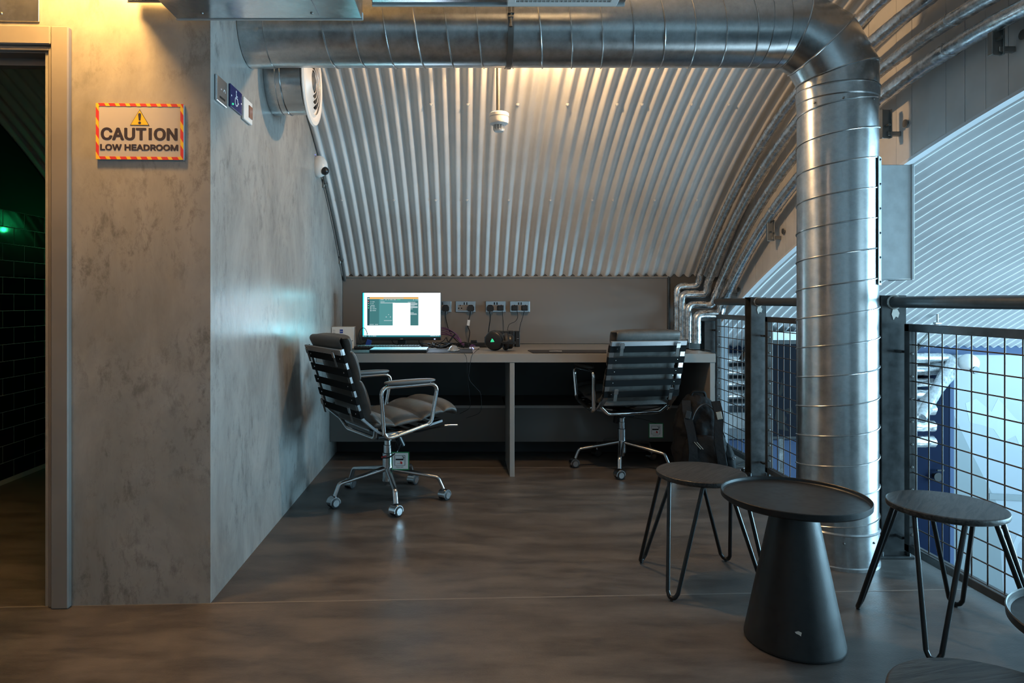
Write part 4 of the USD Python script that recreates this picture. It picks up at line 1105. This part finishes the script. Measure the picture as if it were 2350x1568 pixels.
cable('black lead from the charger round the right end of the desk', [(1576, 800, 4.6), (1590, 803, 4.5), (1612, 803, 4.5), (1630, 806, 4.45), (1643, 812, 4.5), (1645, 850, 4.47), (1643, 880, 4.4), (1636, 905, 4.32), (1628, 925, 4.25)], 0.003)

# ------------------------------------------------------------------ office chairs


def pad(path, hw, th, n=32, e=3.4, side=1.0, tilt=None):
    """A cushion: a rounded section swept along a path in the y, z plane. th: thickness along it; it grows on the side of the normal."""
    p = np.array(path, float)
    t = np.gradient(p, axis=0); t /= np.linalg.norm(t, axis=1, keepdims=True)
    nr = np.stack([-t[:, 1], t[:, 0]], 1) * side
    a = np.arange(n) * 2 * PI / n
    cx, sx = np.sign(np.cos(a)) * np.abs(np.cos(a)) ** (2 / e), np.sign(np.sin(a)) * np.abs(np.sin(a)) ** (2 / 2.3)
    rings = []
    for i in range(len(p)):
        w = hw * (1 - 0.10 * max(0, 1 - th[i] / 0.05)) if np.ndim(hw) == 0 else hw[i]
        off = th[i] * (0.5 + 0.5 * sx)
        # a cushion crowns in the middle
        off = off * (0.80 + 0.20 * (1 - np.abs(cx) ** 3))
        q = p[i] + off[:, None] * nr[i]
        rings.append(np.stack([w * cx, q[:, 0], q[:, 1]], 1))
    v = np.vstack(rings + [rings[0].mean(0)[None], rings[-1].mean(0)[None]])
    f, k = [], n
    for i in range(len(p) - 1):
        for q in range(k):
            r = (q + 1) % k
            f += [[i * k + q, i * k + r, (i + 1) * k + r], [i * k + q, (i + 1) * k + r, (i + 1) * k + q]]
    L = len(p) * k
    for q in range(k):
        r = (q + 1) % k
        f += [[L, r, q], [L + 1, L - k + q, L - k + r]]
    m = trimesh.Trimesh(v, np.array(f), process=False)
    if m.volume < 0:
        m.invert()
    return m


def rolls(n, count, base, amp, lead=0.5):
    """Thickness of a quilted pad of so many rolls, tapering to the ends."""
    s = np.linspace(0, count, n)
    t = base + amp * np.abs(np.sin(PI * s)) ** 0.55
    end = np.minimum(s, count - s)
    return t * np.clip(end / 0.10, 0.12, 1) ** 0.5


def make_chair(name, label, loc, rotz, base_rot, tag_pos, tag_rot, group):
    """Local frame: the sitter looks along +y."""
    t = thing(name, label, 'office chair', loc, rotz, group)
    rail = fillet([(0, -0.375, 0.862), (0, -0.268, 0.505), (0, -0.160, 0.413), (0, 0.02, 0.418), (0, 0.205, 0.452)], 0.10, 8)
    for s in (-1, 1):
        obj('side_rail', sweep(rail + [s * 0.236, 0, 0], rect(0.030, 0.012), up=(0, 1, 0)), 'chrome_brushed', t)
    obj('top_bar', rot(box(-0.250, 0.250, -0.006, 0.006, -0.016, 0.016, 0.003), 16.5, [1, 0, 0]).apply_translation([0, -0.381, 0.845]), 'satin_steel', t)
    obj('seat_bar', box(-0.236, 0.236, 0.180, 0.204, 0.440, 0.450, 0.003), 'chrome_brushed', t)
    # dark webbing bands that pass round the rails
    d = np.array([-0.268 + 0.375, 0.505 - 0.862]); d /= np.linalg.norm(d)
    for k in range(5):
        s = 0.052 + 0.0745 * k
        y, z = -0.375 + d[0] * s, 0.862 + d[1] * s
        b = [rot(box(-0.254, 0.254, -0.0095, -0.0075, -0.0205, 0.0205, 0.0005), 16.7, [1, 0, 0]).apply_translation([0, y, z])]
        for sd in (-1, 1):
            b.append(rot(box(sd * 0.2515, sd * 0.2540, -0.0095, 0.011, -0.0205, 0.0205, 0.0005), 16.7, [1, 0, 0]).apply_translation([0, y, z]))
        bn = obj('band', b, 'strap', t)
        for sd in (-1, 1):
            obj('stud', rot(lathe([(0, 0), (0.0045, 0), (0.003, 0.0025), (0, 0.003)], 8, 'y'), 180, [0, 0, 1]).apply_translation([sd * 0.205, y - 0.0095, z]), 'chrome', bn)
    # quilted cushions
    bp_ = spline([(-0.150, 0.432), (-0.205, 0.475), (-0.247, 0.560), (-0.285, 0.690), (-0.325, 0.805), (-0.348, 0.868), (-0.366, 0.910)], 12)
    th = rolls(len(bp_), 4, 0.034, 0.034)
    th[-14:] += np.linspace(0, 0.014, 14)
    m = pad(bp_, 0.233, th, side=-1.0)
    obj('back_cushion', m, 'leather', t, smooth=60)
    # the head roll folds over behind the top bar
    hr = spline([(-0.346, 0.850), (-0.358, 0.880), (-0.366, 0.902), (-0.354, 0.916)], 8)
    obj('head_roll', pad(hr, 0.222, np.clip(rolls(len(hr), 1, 0.012, 0.010), 0.004, 1), side=1.0), 'leather', t, smooth=60)
    sp_ = spline([(-0.205, 0.440), (-0.10, 0.432), (0.03, 0.436), (0.15, 0.462), (0.25, 0.482), (0.310, 0.470)], 12)
    obj('seat_cushion', pad(sp_, 0.232, rolls(len(sp_), 4, 0.040, 0.034), side=1.0), 'leather', t, smooth=60)
    obj('seat_webbing', [box(-0.240, 0.240, y - 0.02, y + 0.02, z, z + 0.004) for y, z in ((-0.10, 0.421), (-0.03, 0.424), (0.04, 0.428), (0.11, 0.443), (0.18, 0.460))], 'strap', t)
    for x in (-0.185, 0.185):
        for y, z, rx in ((-0.384, 0.832, 16.7), (-0.297, 0.545, 16.7)):
            bu = obj('strap', rot(box(-0.011, 0.011, -0.0075, -0.0045, -0.062, 0.020, 0.001), rx, [1, 0, 0]).apply_translation([x, y - 0.007, z]), 'strap_leather', t)
            obj('buckle', rot(box(-0.014, 0.014, -0.0105, -0.0065, -0.014, 0.016, 0.002), rx, [1, 0, 0]).apply_translation([x, y - 0.007, z]), 'chrome_brushed', bu)
    # arms: closed chrome loops with a padded top
    for s in (-1, 1):
        lp_ = fillet([(s * 0.272, -0.175, 0.660), (s * 0.272, 0.165, 0.660), (s * 0.272, 0.120, 0.448), (s * 0.262, -0.150, 0.388)], 0.045, 8, closed=True)
        a_ = obj('arm', sweep(lp_, np.array([[0.0100 * math.cos(q), 0.0135 * math.sin(q)] for q in np.linspace(0, 2 * PI, 14, endpoint=False)]), closed=True, up=(1, 0, 0)), 'chrome', t)
        pp = trimesh.creation.icosphere(3, 1.0)
        v = np.sign(pp.vertices) * np.abs(pp.vertices) ** 0.62
        pp.vertices = v * [0.024, 0.150, 0.012]
        obj('arm_pad', move(pp, (s * 0.272, -0.005, 0.681)), 'arm_pad', a_, smooth=50)
        obj('arm_bolt', [rod((s * 0.235, y, z), (s * 0.276, y, z), 0.008, 10) for y, z in ((-0.07, 0.412), (0.07, 0.442))], 'chrome', t)
    # under the seat: tubular cross bar, mechanism, gas lift
    cb = fillet([(-0.236, -0.185, 0.440), (-0.175, -0.165, 0.385), (0.175, -0.165, 0.385), (0.236, -0.185, 0.440)], 0.05, 6)
    obj('cross_tube', tube(cb, 0.011, 12), 'chrome', t)
    obj('spreader', [tube(fillet([(s * 0.236, -0.14, 0.412), (s * 0.10, -0.06, 0.372), (0, -0.02, 0.368)], 0.05), 0.010, 10) for s in (-1, 1)] + [tube(fillet([(s * 0.236, 0.10, 0.432), (s * 0.10, 0.05, 0.385), (0, 0.02, 0.370)], 0.05), 0.010, 10) for s in (-1, 1)], 'chrome_brushed', t)
    obj('tilt_mechanism', [box(-0.055, 0.055, -0.09, 0.085, 0.345, 0.392, 0.008), rod((0, 0.06, 0.35), (0, 0.09, 0.285), 0.021, 16)], 'plastic_black', t)
    lv = obj('height_lever', tube(fillet([(0.03, 0.05, 0.372), (0.16, 0.10, 0.388), (0.235, 0.235, 0.420)], 0.05), 0.0055, 8), 'plastic_black', t)
    obj('lever_tip', rot(cbox((0, 0, 0), (0.020, 0.075, 0.010), 0.004), -20, [0, 0, 1]).apply_translation([0.245, 0.262, 0.421]), 'chrome_brushed', lv)
    obj('gas_lift', lathe([(0, 0.075), (0.016, 0.075), (0.017, 0.085), (0.028, 0.10), (0.028, 0.255), (0.022, 0.258), (0.022, 0.30), (0.018, 0.302), (0.018, 0.350), (0, 0.350)], 28), 'chrome_brushed', t)
    obj('lift_collar', lathe([(0.018, 0.326), (0.027, 0.328), (0.025, 0.348), (0.018, 0.350)], 24), 'plastic_black', t)
    for k in range(5):
        a_ = base_rot + 72 * k
        lg = sweep(fillet([(0.022, 0, 0.168), (0.285, 0, 0.124), (0.312, 0, 0.062)], 0.028, 6), np.array([[0.012 * math.cos(q), 0.0155 * math.sin(q)] for q in np.linspace(0, 2 * PI, 16, endpoint=False)]), up=(0, 1, 0), scale=[1.25] + [0.86] * 7)
        l_ = obj('leg', rot(lg, a_, [0, 0, 1]), 'chrome_brushed', t)
        c_ = (0.318 * math.cos(math.radians(a_)), 0.318 * math.sin(math.radians(a_)), 0.0285)
        yw = a_ * 1.7 + 40 + 63 * k + rotz
        wh = [rot(lathe([(0, s0), (0.021, s0), (0.0275, s0 + 0.004), (0.0275, s0 + 0.017), (0.022, s0 + 0.021), (0, s0 + 0.021)], 24, 'x'), yw, [0, 0, 1]).apply_translation(c_) for s0 in (-0.0255, 0.0045)]
        obj('caster', wh, 'rubber', t)
        hub = [rot(lathe([(0, s0), (0.018, s0), (0.018, s0 + 0.002), (0, s0 + 0.002)], 18, 'x'), yw, [0, 0, 1]).apply_translation(c_) for s0 in (-0.028, 0.026)]
        hd = sg.Polygon([(0.031 * math.cos(q), 0.031 * math.sin(q)) for q in np.linspace(-0.2, PI + 0.2, 16)] + [(0.027 * math.cos(q), 0.027 * math.sin(q)) for q in np.linspace(PI + 0.2, -0.2, 16)])
        hm = extrude(hd, 0.046); hm.apply_translation([0, 0, -0.023])
        to_side(hm)
        hub.append(rot(hm, yw, [0, 0, 1]).apply_translation(c_))
        obj('caster_hood', hub, 'chrome_brushed', t)
    # fire safety swing tag
    c_ = np.array(tag_pos)
    q = cbox((0, 0, 0), (0.096, 0.0012, 0.098))
    place = lambda m: move(rot(m, tag_rot, [0, 0, 1]), c_)
    tg_ = obj('swing_tag', place(q), 'tag_green', t, label='white swing tag with green border and cigarette symbol')
    obj('tag_face', place(cbox((0, -0.0008, 0), (0.086, 0.0008, 0.088))), 'card_white', tg_)
    ink = [cbox((-0.004, -0.0016, 0.008), (0.042, 0.0008, 0.008))]
    for p0, p1 in (((-0.030, 0.030), (0.026, 0.030)), ((-0.030, -0.024), (0.026, -0.024)), ((-0.030, -0.024), (-0.030, 0.030)), ((0.026, -0.024), (0.026, 0.030))):
        ink.append(cbox(((p0[0] + p1[0]) / 2, -0.0016, (p0[1] + p1[1]) / 2), (abs(p1[0] - p0[0]) + 0.0014, 0.0006, abs(p1[1] - p0[1]) + 0.0014)))
    ink.append(to_wall(extrude(sg.LineString([(0.017, 0.013), (0.020, 0.020), (0.014, 0.024), (0.012, 0.026)]).buffer(0.0014), 0.0008)).apply_translation([0, -0.0012, 0]))
    obj('cigarette_print', [place(x) for x in ink], 'print_black', tg_)
    obj('resistant_print', place(to_wall(text('RESISTANT', 0.0055, 0.0006, True, 0.040)).apply_translation([-0.002, -0.0012, -0.036])), 'card_grey', tg_)
    obj('red_dot', place(to_wall(extrude(union_all([sg.Point(0.006, -0.011).buffer(0.0058), sg.Point(0.004, -0.006).buffer(0.004), sg.box(-0.018, -0.0135, 0.0, -0.0125)]), 0.0008)).apply_translation([0, -0.0012, 0])), 'print_red', tg_)
    obj('tag_cord', tube(spline([tuple(c_ + [0, 0, 0.048]), tuple(c_ * [0.6, 0.6, 1] + [0, 0, 0.075]), (0.01, 0.06, 0.33)], 6), 0.0012, 6), 'cable_black', t)
    return t


CH1 = make_chair('office_chair', 'grey quilted leather office chair on the left, turned sideways to the desk', (-0.414, 3.755, 0), 33 - 90, -148 - (33 - 90), (0.094, 0.030, 0.225), 57, 'office chairs at the desk')
CH2 = make_chair('office_chair', 'grey quilted leather office chair on the right, seen from behind', (1.062, 4.47, 0), 12, -178 - 12, (0.215, -0.06, 0.245), -12, 'office chairs at the desk')
# crumpled cord with a red clip under the left chair
obj('loose_cord', [tube(spline([(0.02, 0.07, 0.30), (0.075, 0.02, 0.275), (0.06, -0.02, 0.245), (0.02, -0.04, 0.235)], 6), 0.004, 8)], 'plastic_black', CH1)
obj('red_clip', rot(cbox((0, 0, 0), (0.022, 0.010, 0.012), 0.003), 40, [0, 0, 1]).apply_translation([0.018, -0.035, 0.238]), 'print_red', CH1, label='red and white clip')

# ------------------------------------------------------------------ stools with hairpin legs
SH = 0.428


def make_stool(label, loc, rotz):
    t = thing('stool', label, 'stool', loc, rotz, 'hairpin stools round the low tables')
    obj('seat', lathe([(0, SH - 0.022), (0.163, SH - 0.022), (0.1695, SH - 0.018), (0.1710, SH - 0.011), (0.1695, SH - 0.003), (0.165, SH), (0, SH)], 72), 'black_oak', t)
    obj('mounting_plate', lathe([(0, SH - 0.027), (0.13, SH - 0.027), (0.13, SH - 0.0225), (0, SH - 0.0225)], 32), 'black_steel', t)
    for k in range(4):
        a = math.radians(90 * k)
        ra, ta = np.array([math.cos(a), math.sin(a), 0]), np.array([-math.sin(a), math.cos(a), 0])
        p = [ra * 0.138 + ta * 0.066 + [0, 0, SH - 0.024], ra * 0.248 + ta * 0.020 + [0, 0, 0.030], ra * 0.256 + ta * 0.010 + [0, 0, 0.0105], ra * 0.256 - ta * 0.010 + [0, 0, 0.0105], ra * 0.248 - ta * 0.020 + [0, 0, 0.030], ra * 0.138 - ta * 0.066 + [0, 0, SH - 0.024]]
        l_ = obj('hairpin_leg', tube(fillet(p, 0.016, 6), 0.0076, 12), 'black_steel', t)
        obj('foot', move(lathe([(0, 0.0), (0.006, 0.0), (0.007, 0.004), (0.006, 0.0075), (0, 0.008)], 12), ra * 0.256), 'rubber', l_)
    return t


st0 = make_stool('black hairpin stool with grooved oak seat behind the low table, nearest the desk', (0.944, 2.66, 0), 47.5)
dup(st0, (1.606, 2.235, 0), 47.5, 'black hairpin stool with swirling grain beside the railing, right of the low table')
dup(st0, (0.896, 1.105, 0), 12.0, 'black stool in the bottom right foreground, only its seat in view')


def make_table(label, loc):
    t = thing('side_table', label, 'side table', loc, 20, None)
    obj('tray_top', lathe([(0, 0.452), (0.214, 0.452), (0.2215, 0.458), (0.2225, 0.474), (0.2205, 0.476), (0.2185, 0.474), (0.217, 0.466), (0.213, 0.463), (0, 0.463)], 96), 'black_powder', t, smooth=30)
    obj('cone_base', lathe([(0, 0.0), (0.146, 0.0), (0.150, 0.004), (0.1505, 0.012), (0.066, 0.440), (0.066, 0.452), (0, 0.452)], 96), 'black_powder', t, smooth=30)
    return t


tb1 = make_table('black low tray table on a cone base in front of the vertical duct', (1.077, 2.184, 0))
# a chip in the paint low on the cone
a = math.radians(-111 - 20)
m = extrude(sg.Polygon([(-0.010, 0.003), (0.0, 0.007), (0.009, 0.004), (0.007, -0.007), (0.002, -0.004), (-0.007, -0.001)]), 0.0008)
to_wall(m); rot(m, -11.1, [1, 0, 0])
rz = 0.1505 - (0.085 - 0.012) * (0.0845 / 0.428)
obj('paint_chip', rot(m, math.degrees(a) + 90, [0, 0, 1]).apply_translation([rz * math.cos(a) * 1.001, rz * math.sin(a) * 1.001, 0.085]), 'chip', tb1)
dup(tb1, (1.303, 1.262, 0), 140, 'black low tray table cut off by the right edge of the picture').SetCustomDataByKey('category', 'side table')

# ------------------------------------------------------------------ backpack slumped against the end of the desk
bg = thing('backpack', 'black nylon backpack leaning against the right end of the desk', 'backpack', (1.452, 4.06, 0), -8)


def blob(s, e=2.6, n=4, bumps=0.0, seed=0):
    m = trimesh.creation.icosphere(n, 1.0)
    v = m.vertices
    v = v / (np.sum(np.abs(v) ** e, axis=1, keepdims=True) ** (1 / e))
    v = v * np.array(s)
    if bumps:
        v = v + m.vertex_normals * ((meshkit.fbm(v * 14, 3, seed) - 0.5) * bumps)[:, None]
    m.vertices = v
    return m


def lean(m):
    return rot(m, 10, [1, 0, 0], (0, 0, 0))


def bagshape(m):
    v = m.vertices.copy()
    k = np.clip((v[:, 2]) / 0.52, 0, 1)
    v[:, 0] *= 1.12 - 0.42 * k ** 1.6
    v[:, 0] += -0.030 * k
    m.vertices = v
    return m


body = bagshape(move(blob((0.155, 0.095, 0.262), 3.0, 5, 0.03, 4), (0, 0.03, 0.272)))
v = body.vertices; v[:, 2] = np.maximum(v[:, 2], 0.004)
body.vertices = v
obj('body', body, 'nylon', bg, smooth=60)
fp = bagshape(move(blob((0.120, 0.060, 0.145), 3.0, 4, 0.02, 9), (0.005, -0.055, 0.165)))
obj('front_pocket', fp, 'nylon', bg, smooth=60)
for s in (-1, 1):
    sp2 = [(s * 0.085 - 0.02, -0.045, 0.505), (s * 0.090 - 0.015, -0.085, 0.42), (s * 0.075 - 0.01, -0.115, 0.30), (s * 0.080, -0.122, 0.18), (s * 0.10, -0.10, 0.06)]
    k = obj('shoulder_strap', sweep(spline(sp2, 8), rect(0.012, 0.050), up=(1, 0, 0)), 'nylon', bg)
    obj('strap_adjuster', rot(cbox((0, 0, 0), (0.030, 0.006, 0.045), 0.002), -12 * s, [0, 1, 0]).apply_translation([s * 0.088 - 0.015, -0.099, 0.43]), 'reflective' if s > 0 else 'rubber', k)
obj('grab_handle', tube(fillet([(-0.07, 0.01, 0.515), (-0.06, 0.0, 0.555), (0.01, 0.0, 0.555), (0.02, 0.01, 0.515)], 0.02), 0.008, 8), 'nylon', bg)
obj('reflective_mark', [rot(cbox((0, 0, z), (0.004, 0.003, 0.055), 0.001), -42, [0, 1, 0]).apply_translation([-0.055 + dx, -0.126, 0.255]) for dx, z in ((0, 0), (0.014, 0))], 'reflective', bg)
obj('side_pocket', bagshape(move(blob((0.040, 0.065, 0.11), 2.8, 4, 0.015, 5), (0.145, 0.02, 0.14))), 'nylon', bg, smooth=60)
obj('eyelet', sweep([(0.168 + 0.008 * math.cos(q), -0.052, 0.17 + 0.008 * math.sin(q)) for q in np.linspace(0, 2 * PI, 16, endpoint=False)], circle(0.003, 6), closed=True, up=(0, 1, 0)), 'chrome', bg)
obj('zip', tube(spline([(-0.10, -0.085, 0.30), (-0.06, -0.075, 0.44), (0.0, -0.06, 0.49), (0.06, -0.07, 0.44), (0.11, -0.085, 0.30)], 8), 0.004, 6), 'rubber', bg)

# cable lying on the floor near the railing post
cable('thin black cable lying on the floor near the second railing post', [(1650, 1066, 4.53), (1672, 1072, 4.46), (1697, 1066, 4.52), (1712, 1058, 4.63)], 0.003)
tag(obj('cable_loop', tube(spline([at(1690, 1086, 4.30) + [0, 0, 0.004], at(1712, 1075, 4.42) + [0, 0, 0.004], at(1727, 1079, 4.38) + [0, 0, 0.004]], 8), 0.003, 8), 'card_grey'), 'pale cable on the floor at the foot of the second railing post', 'cable')

# ------------------------------------------------------------------ hall beyond the railing
HYW = 5.48


def hp(x, y, d=HYW):
    return at(x, y, d)


for k, (yy, r) in enumerate(((822, 0.042), (851, 0.040), (878, 0.036), (905, 0.040))):
    z = float(hp(1700, yy)[2])
    xe = float(hp(2190, yy)[0]) if k < 2 else float(hp(2140, 960)[0])
    pts = [(2.07, HYW, z), (xe, HYW, z)]
    t = ('first', 'second', 'third', 'lowest')[k]
    o = thing('hall_pipe', f'foil wrapped pipe, {t} from the top of the stack on the hall wall', 'pipe', (2.07, HYW, z), 0)
    if k < 2:
        line = fillet([(2.07, HYW, z), (xe, HYW, z), tuple(hp(2112 - 26 * k, 960 + 6 * k, HYW - 0.46))], 0.05)
    else:
        line = np.array(pts)
    dense = [line[0]]
    for p, q in zip(line[:-1], line[1:]):
        nn = max(1, int(np.linalg.norm(q - p) / 0.02))
        dense += [p + (q - p) * s for s in np.linspace(0, 1, nn + 1)[1:]]
    m = sweep(np.array(dense), circle(r, 18), up=(0, 0, 1))
    nz = meshkit.fbm(np.array(m.vertices) * 40, 3, seed=30 + k) - 0.5
    m.vertices = m.vertices + m.vertex_normals * (nz * 0.012)[:, None]
    obj('lagging', m, 'foil_pale', o, smooth=50, world=True)
for k, yy in enumerate((940, 978, 1014)):
    a, b = hp(2025, yy, HYW - 0.13), hp(2142, yy, HYW - 0.13)
    b[2] = a[2]
    m = sweep(np.array([a + (b - a) * s for s in np.linspace(0, 1, 24)]), circle(0.045, 18), up=(0, 0, 1))
    nz = meshkit.fbm(np.array(m.vertices) * 40, 3, seed=50 + k) - 0.5
    m.vertices = m.vertices + m.vertex_normals * (nz * 0.016)[:, None]
    tag(obj('pipe_end', m, 'foil_pale', None, smooth=50), ('upper foil wrapped pipe end in front of the navy door', 'middle foil wrapped pipe end in front of the navy door', 'lower foil wrapped pipe end in front of the navy door')[k], 'pipe')
# white tray line under the stack
a = hp(1640, 925)
tag(obj('pipe_shelf', box(2.06, 3.0, 5.42, 5.55, float(a[2]) - 0.012, float(a[2]), 0.002), 'trim_white'), 'thin white shelf below the stacked foil pipes on the hall wall', 'shelf')
tk = tag(obj('trunking', box(2.06, 2.75, 5.50, 5.555, float(hp(1700, 985)[2]), float(hp(1700, 948)[2]), 0.004), 'galvanised_dull'), 'dull metal trunking on the hall wall below the white shelf', 'trunking')
# navy door
a, b = hp(2070, 850, 5.55), hp(2174, 1400, 5.55)
nd = thing('navy_door', 'tall navy door on the hall wall, seen through the near mesh panel', 'door', (float(a[0]), 5.55, -2.79))
obj('leaf', box(float(a[0]) - 0.25, float(b[0]), 5.525, 5.556, -2.79, float(a[2]) + 0.02, 0.002), 'hall_navy', nd, world=True)
obj('frame_edge', box(float(b[0]), float(b[0]) + 0.035, 5.52, 5.556, -2.79, float(a[2]) + 0.02, 0.002), 'hall_blue', nd, world=True)
h_ = hp(2145, 1092, 5.52)
obj('handle', [lathe([(0, 0), (0.035, 0), (0.035, 0.012), (0.02, 0.02), (0.02, 0.05), (0, 0.05)], 20, 'y', (float(h_[0]), 5.475, float(h_[2]))), box(float(h_[0]) - 0.01, float(h_[0]) + 0.05, 5.475, 5.487, float(h_[2]) + 0.045, float(h_[2]) + 0.060, 0.004)], 'plastic_black', nd, world=True)
# dark display panel
a, b = hp(1764, 775, 5.2), hp(1990, 1008, 5.2)
dp = thing('display_panel', 'large dark display panel in the hall, behind the second mesh panel', 'display', (2.4, 5.2, 0.5))
obj('cabinet', box(float(a[0]), float(b[0]), 5.205, 5.30, float(b[2]), float(a[2]) + 0.045, 0.004), 'plastic_black', dp, world=True)
obj('screen', box(float(a[0]) + 0.02, float(b[0]) - 0.02, 5.200, 5.206, float(b[2]) + 0.02, float(a[2]) - 0.05), 'dark_screen', dp, world=True)
obj('top_strip', box(float(a[0]), float(b[0]), 5.195, 5.204, float(a[2]) - 0.02, float(a[2]) + 0.045, 0.002), 'galvanised_dull', dp, world=True)
sh = [[(1786, 905), (1795, 865), (1797, 900), (1792, 908)], [(1782, 930), (1792, 940), (1806, 960), (1800, 975), (1812, 990), (1786, 985), (1778, 960)], [(1800, 940), (1816, 935), (1822, 950), (1806, 950)]]
obj('screen_shapes', [move(to_wall(extrude(sg.Polygon([(float(hp(x, y, 5.2)[0]), float(hp(x, y, 5.2)[2])) for x, y in s]), 0.001)), (0, 5.200, 0)) for s in sh], 'print_black', dp, world=True)
obj('support_leg', [box(x - 0.02, x + 0.02, 5.24, 5.28, -2.8, float(b[2]), 0.003) for x in (float(a[0]) + 0.12, float(b[0]) - 0.12)], 'galvanised', dp, world=True)
lw = tag(obj('blue_screen_wall', box(2.06, 3.1, 5.50, 5.545, -2.8, float(hp(1700, 1012)[2])), 'hall_blue'), 'violet blue lower wall panel below the stacked pipes in the hall', 'panel')
# white globe on the hall wall
g_ = hp(2223, 833, 5.46)
gl_ = thing('globe_speaker', 'white globe fitting on the pale hall wall beside the foil pipes', 'wall fitting', tuple(map(float, g_)))
obj('globe', trimesh.creation.icosphere(4, 0.073), 'white_plastic', gl_, smooth=True)
obj('socket', [move(lathe([(0, 0), (0.028, 0), (0.032, 0.03), (0.02, 0.04), (0, 0.04)], 20, 'y'), (0.005, -0.075, -0.052)), cbox((-0.012, -0.062, -0.058), (0.03, 0.02, 0.02), 0.004)], 'plastic_black', gl_)
obj('mount', rod((0, 0.06, 0), (0, 0.098, 0), 0.03, 16), 'white_plastic', gl_)
# small spotlight arms clamped to the hall vault
for (p0, p1), lb in ((((2151, 742, 5.0), (2105, 795, 5.05)), 'dark spotlight arm under the hall vault above the near mesh panel'), (((1728, 775, 5.0), (1712, 808, 5.0)), 'dark spotlight arm in the hall behind the far mesh panel')):
    a, b = at(*p0), at(*p1)
    s_ = thing('spotlight_arm', lb, 'spotlight', tuple(map(float, a)))
    obj('arm', rod(a, b, 0.011, 10), 'steel_strut', s_, world=True)
    d = (b - a) / np.linalg.norm(b - a)
    obj('head', rod(b - d * 0.02, b + d * 0.07, 0.024, 16), 'plastic_black', s_, world=True)
    top = np.array([a[0] + 0.0, a[1], hall_z(a[1]) - 0.008])
    obj('clamp', [rod(a, top, 0.007, 8), cbox(a, (0.05, 0.03, 0.016), 0.004)], 'steel_strut', s_, world=True)
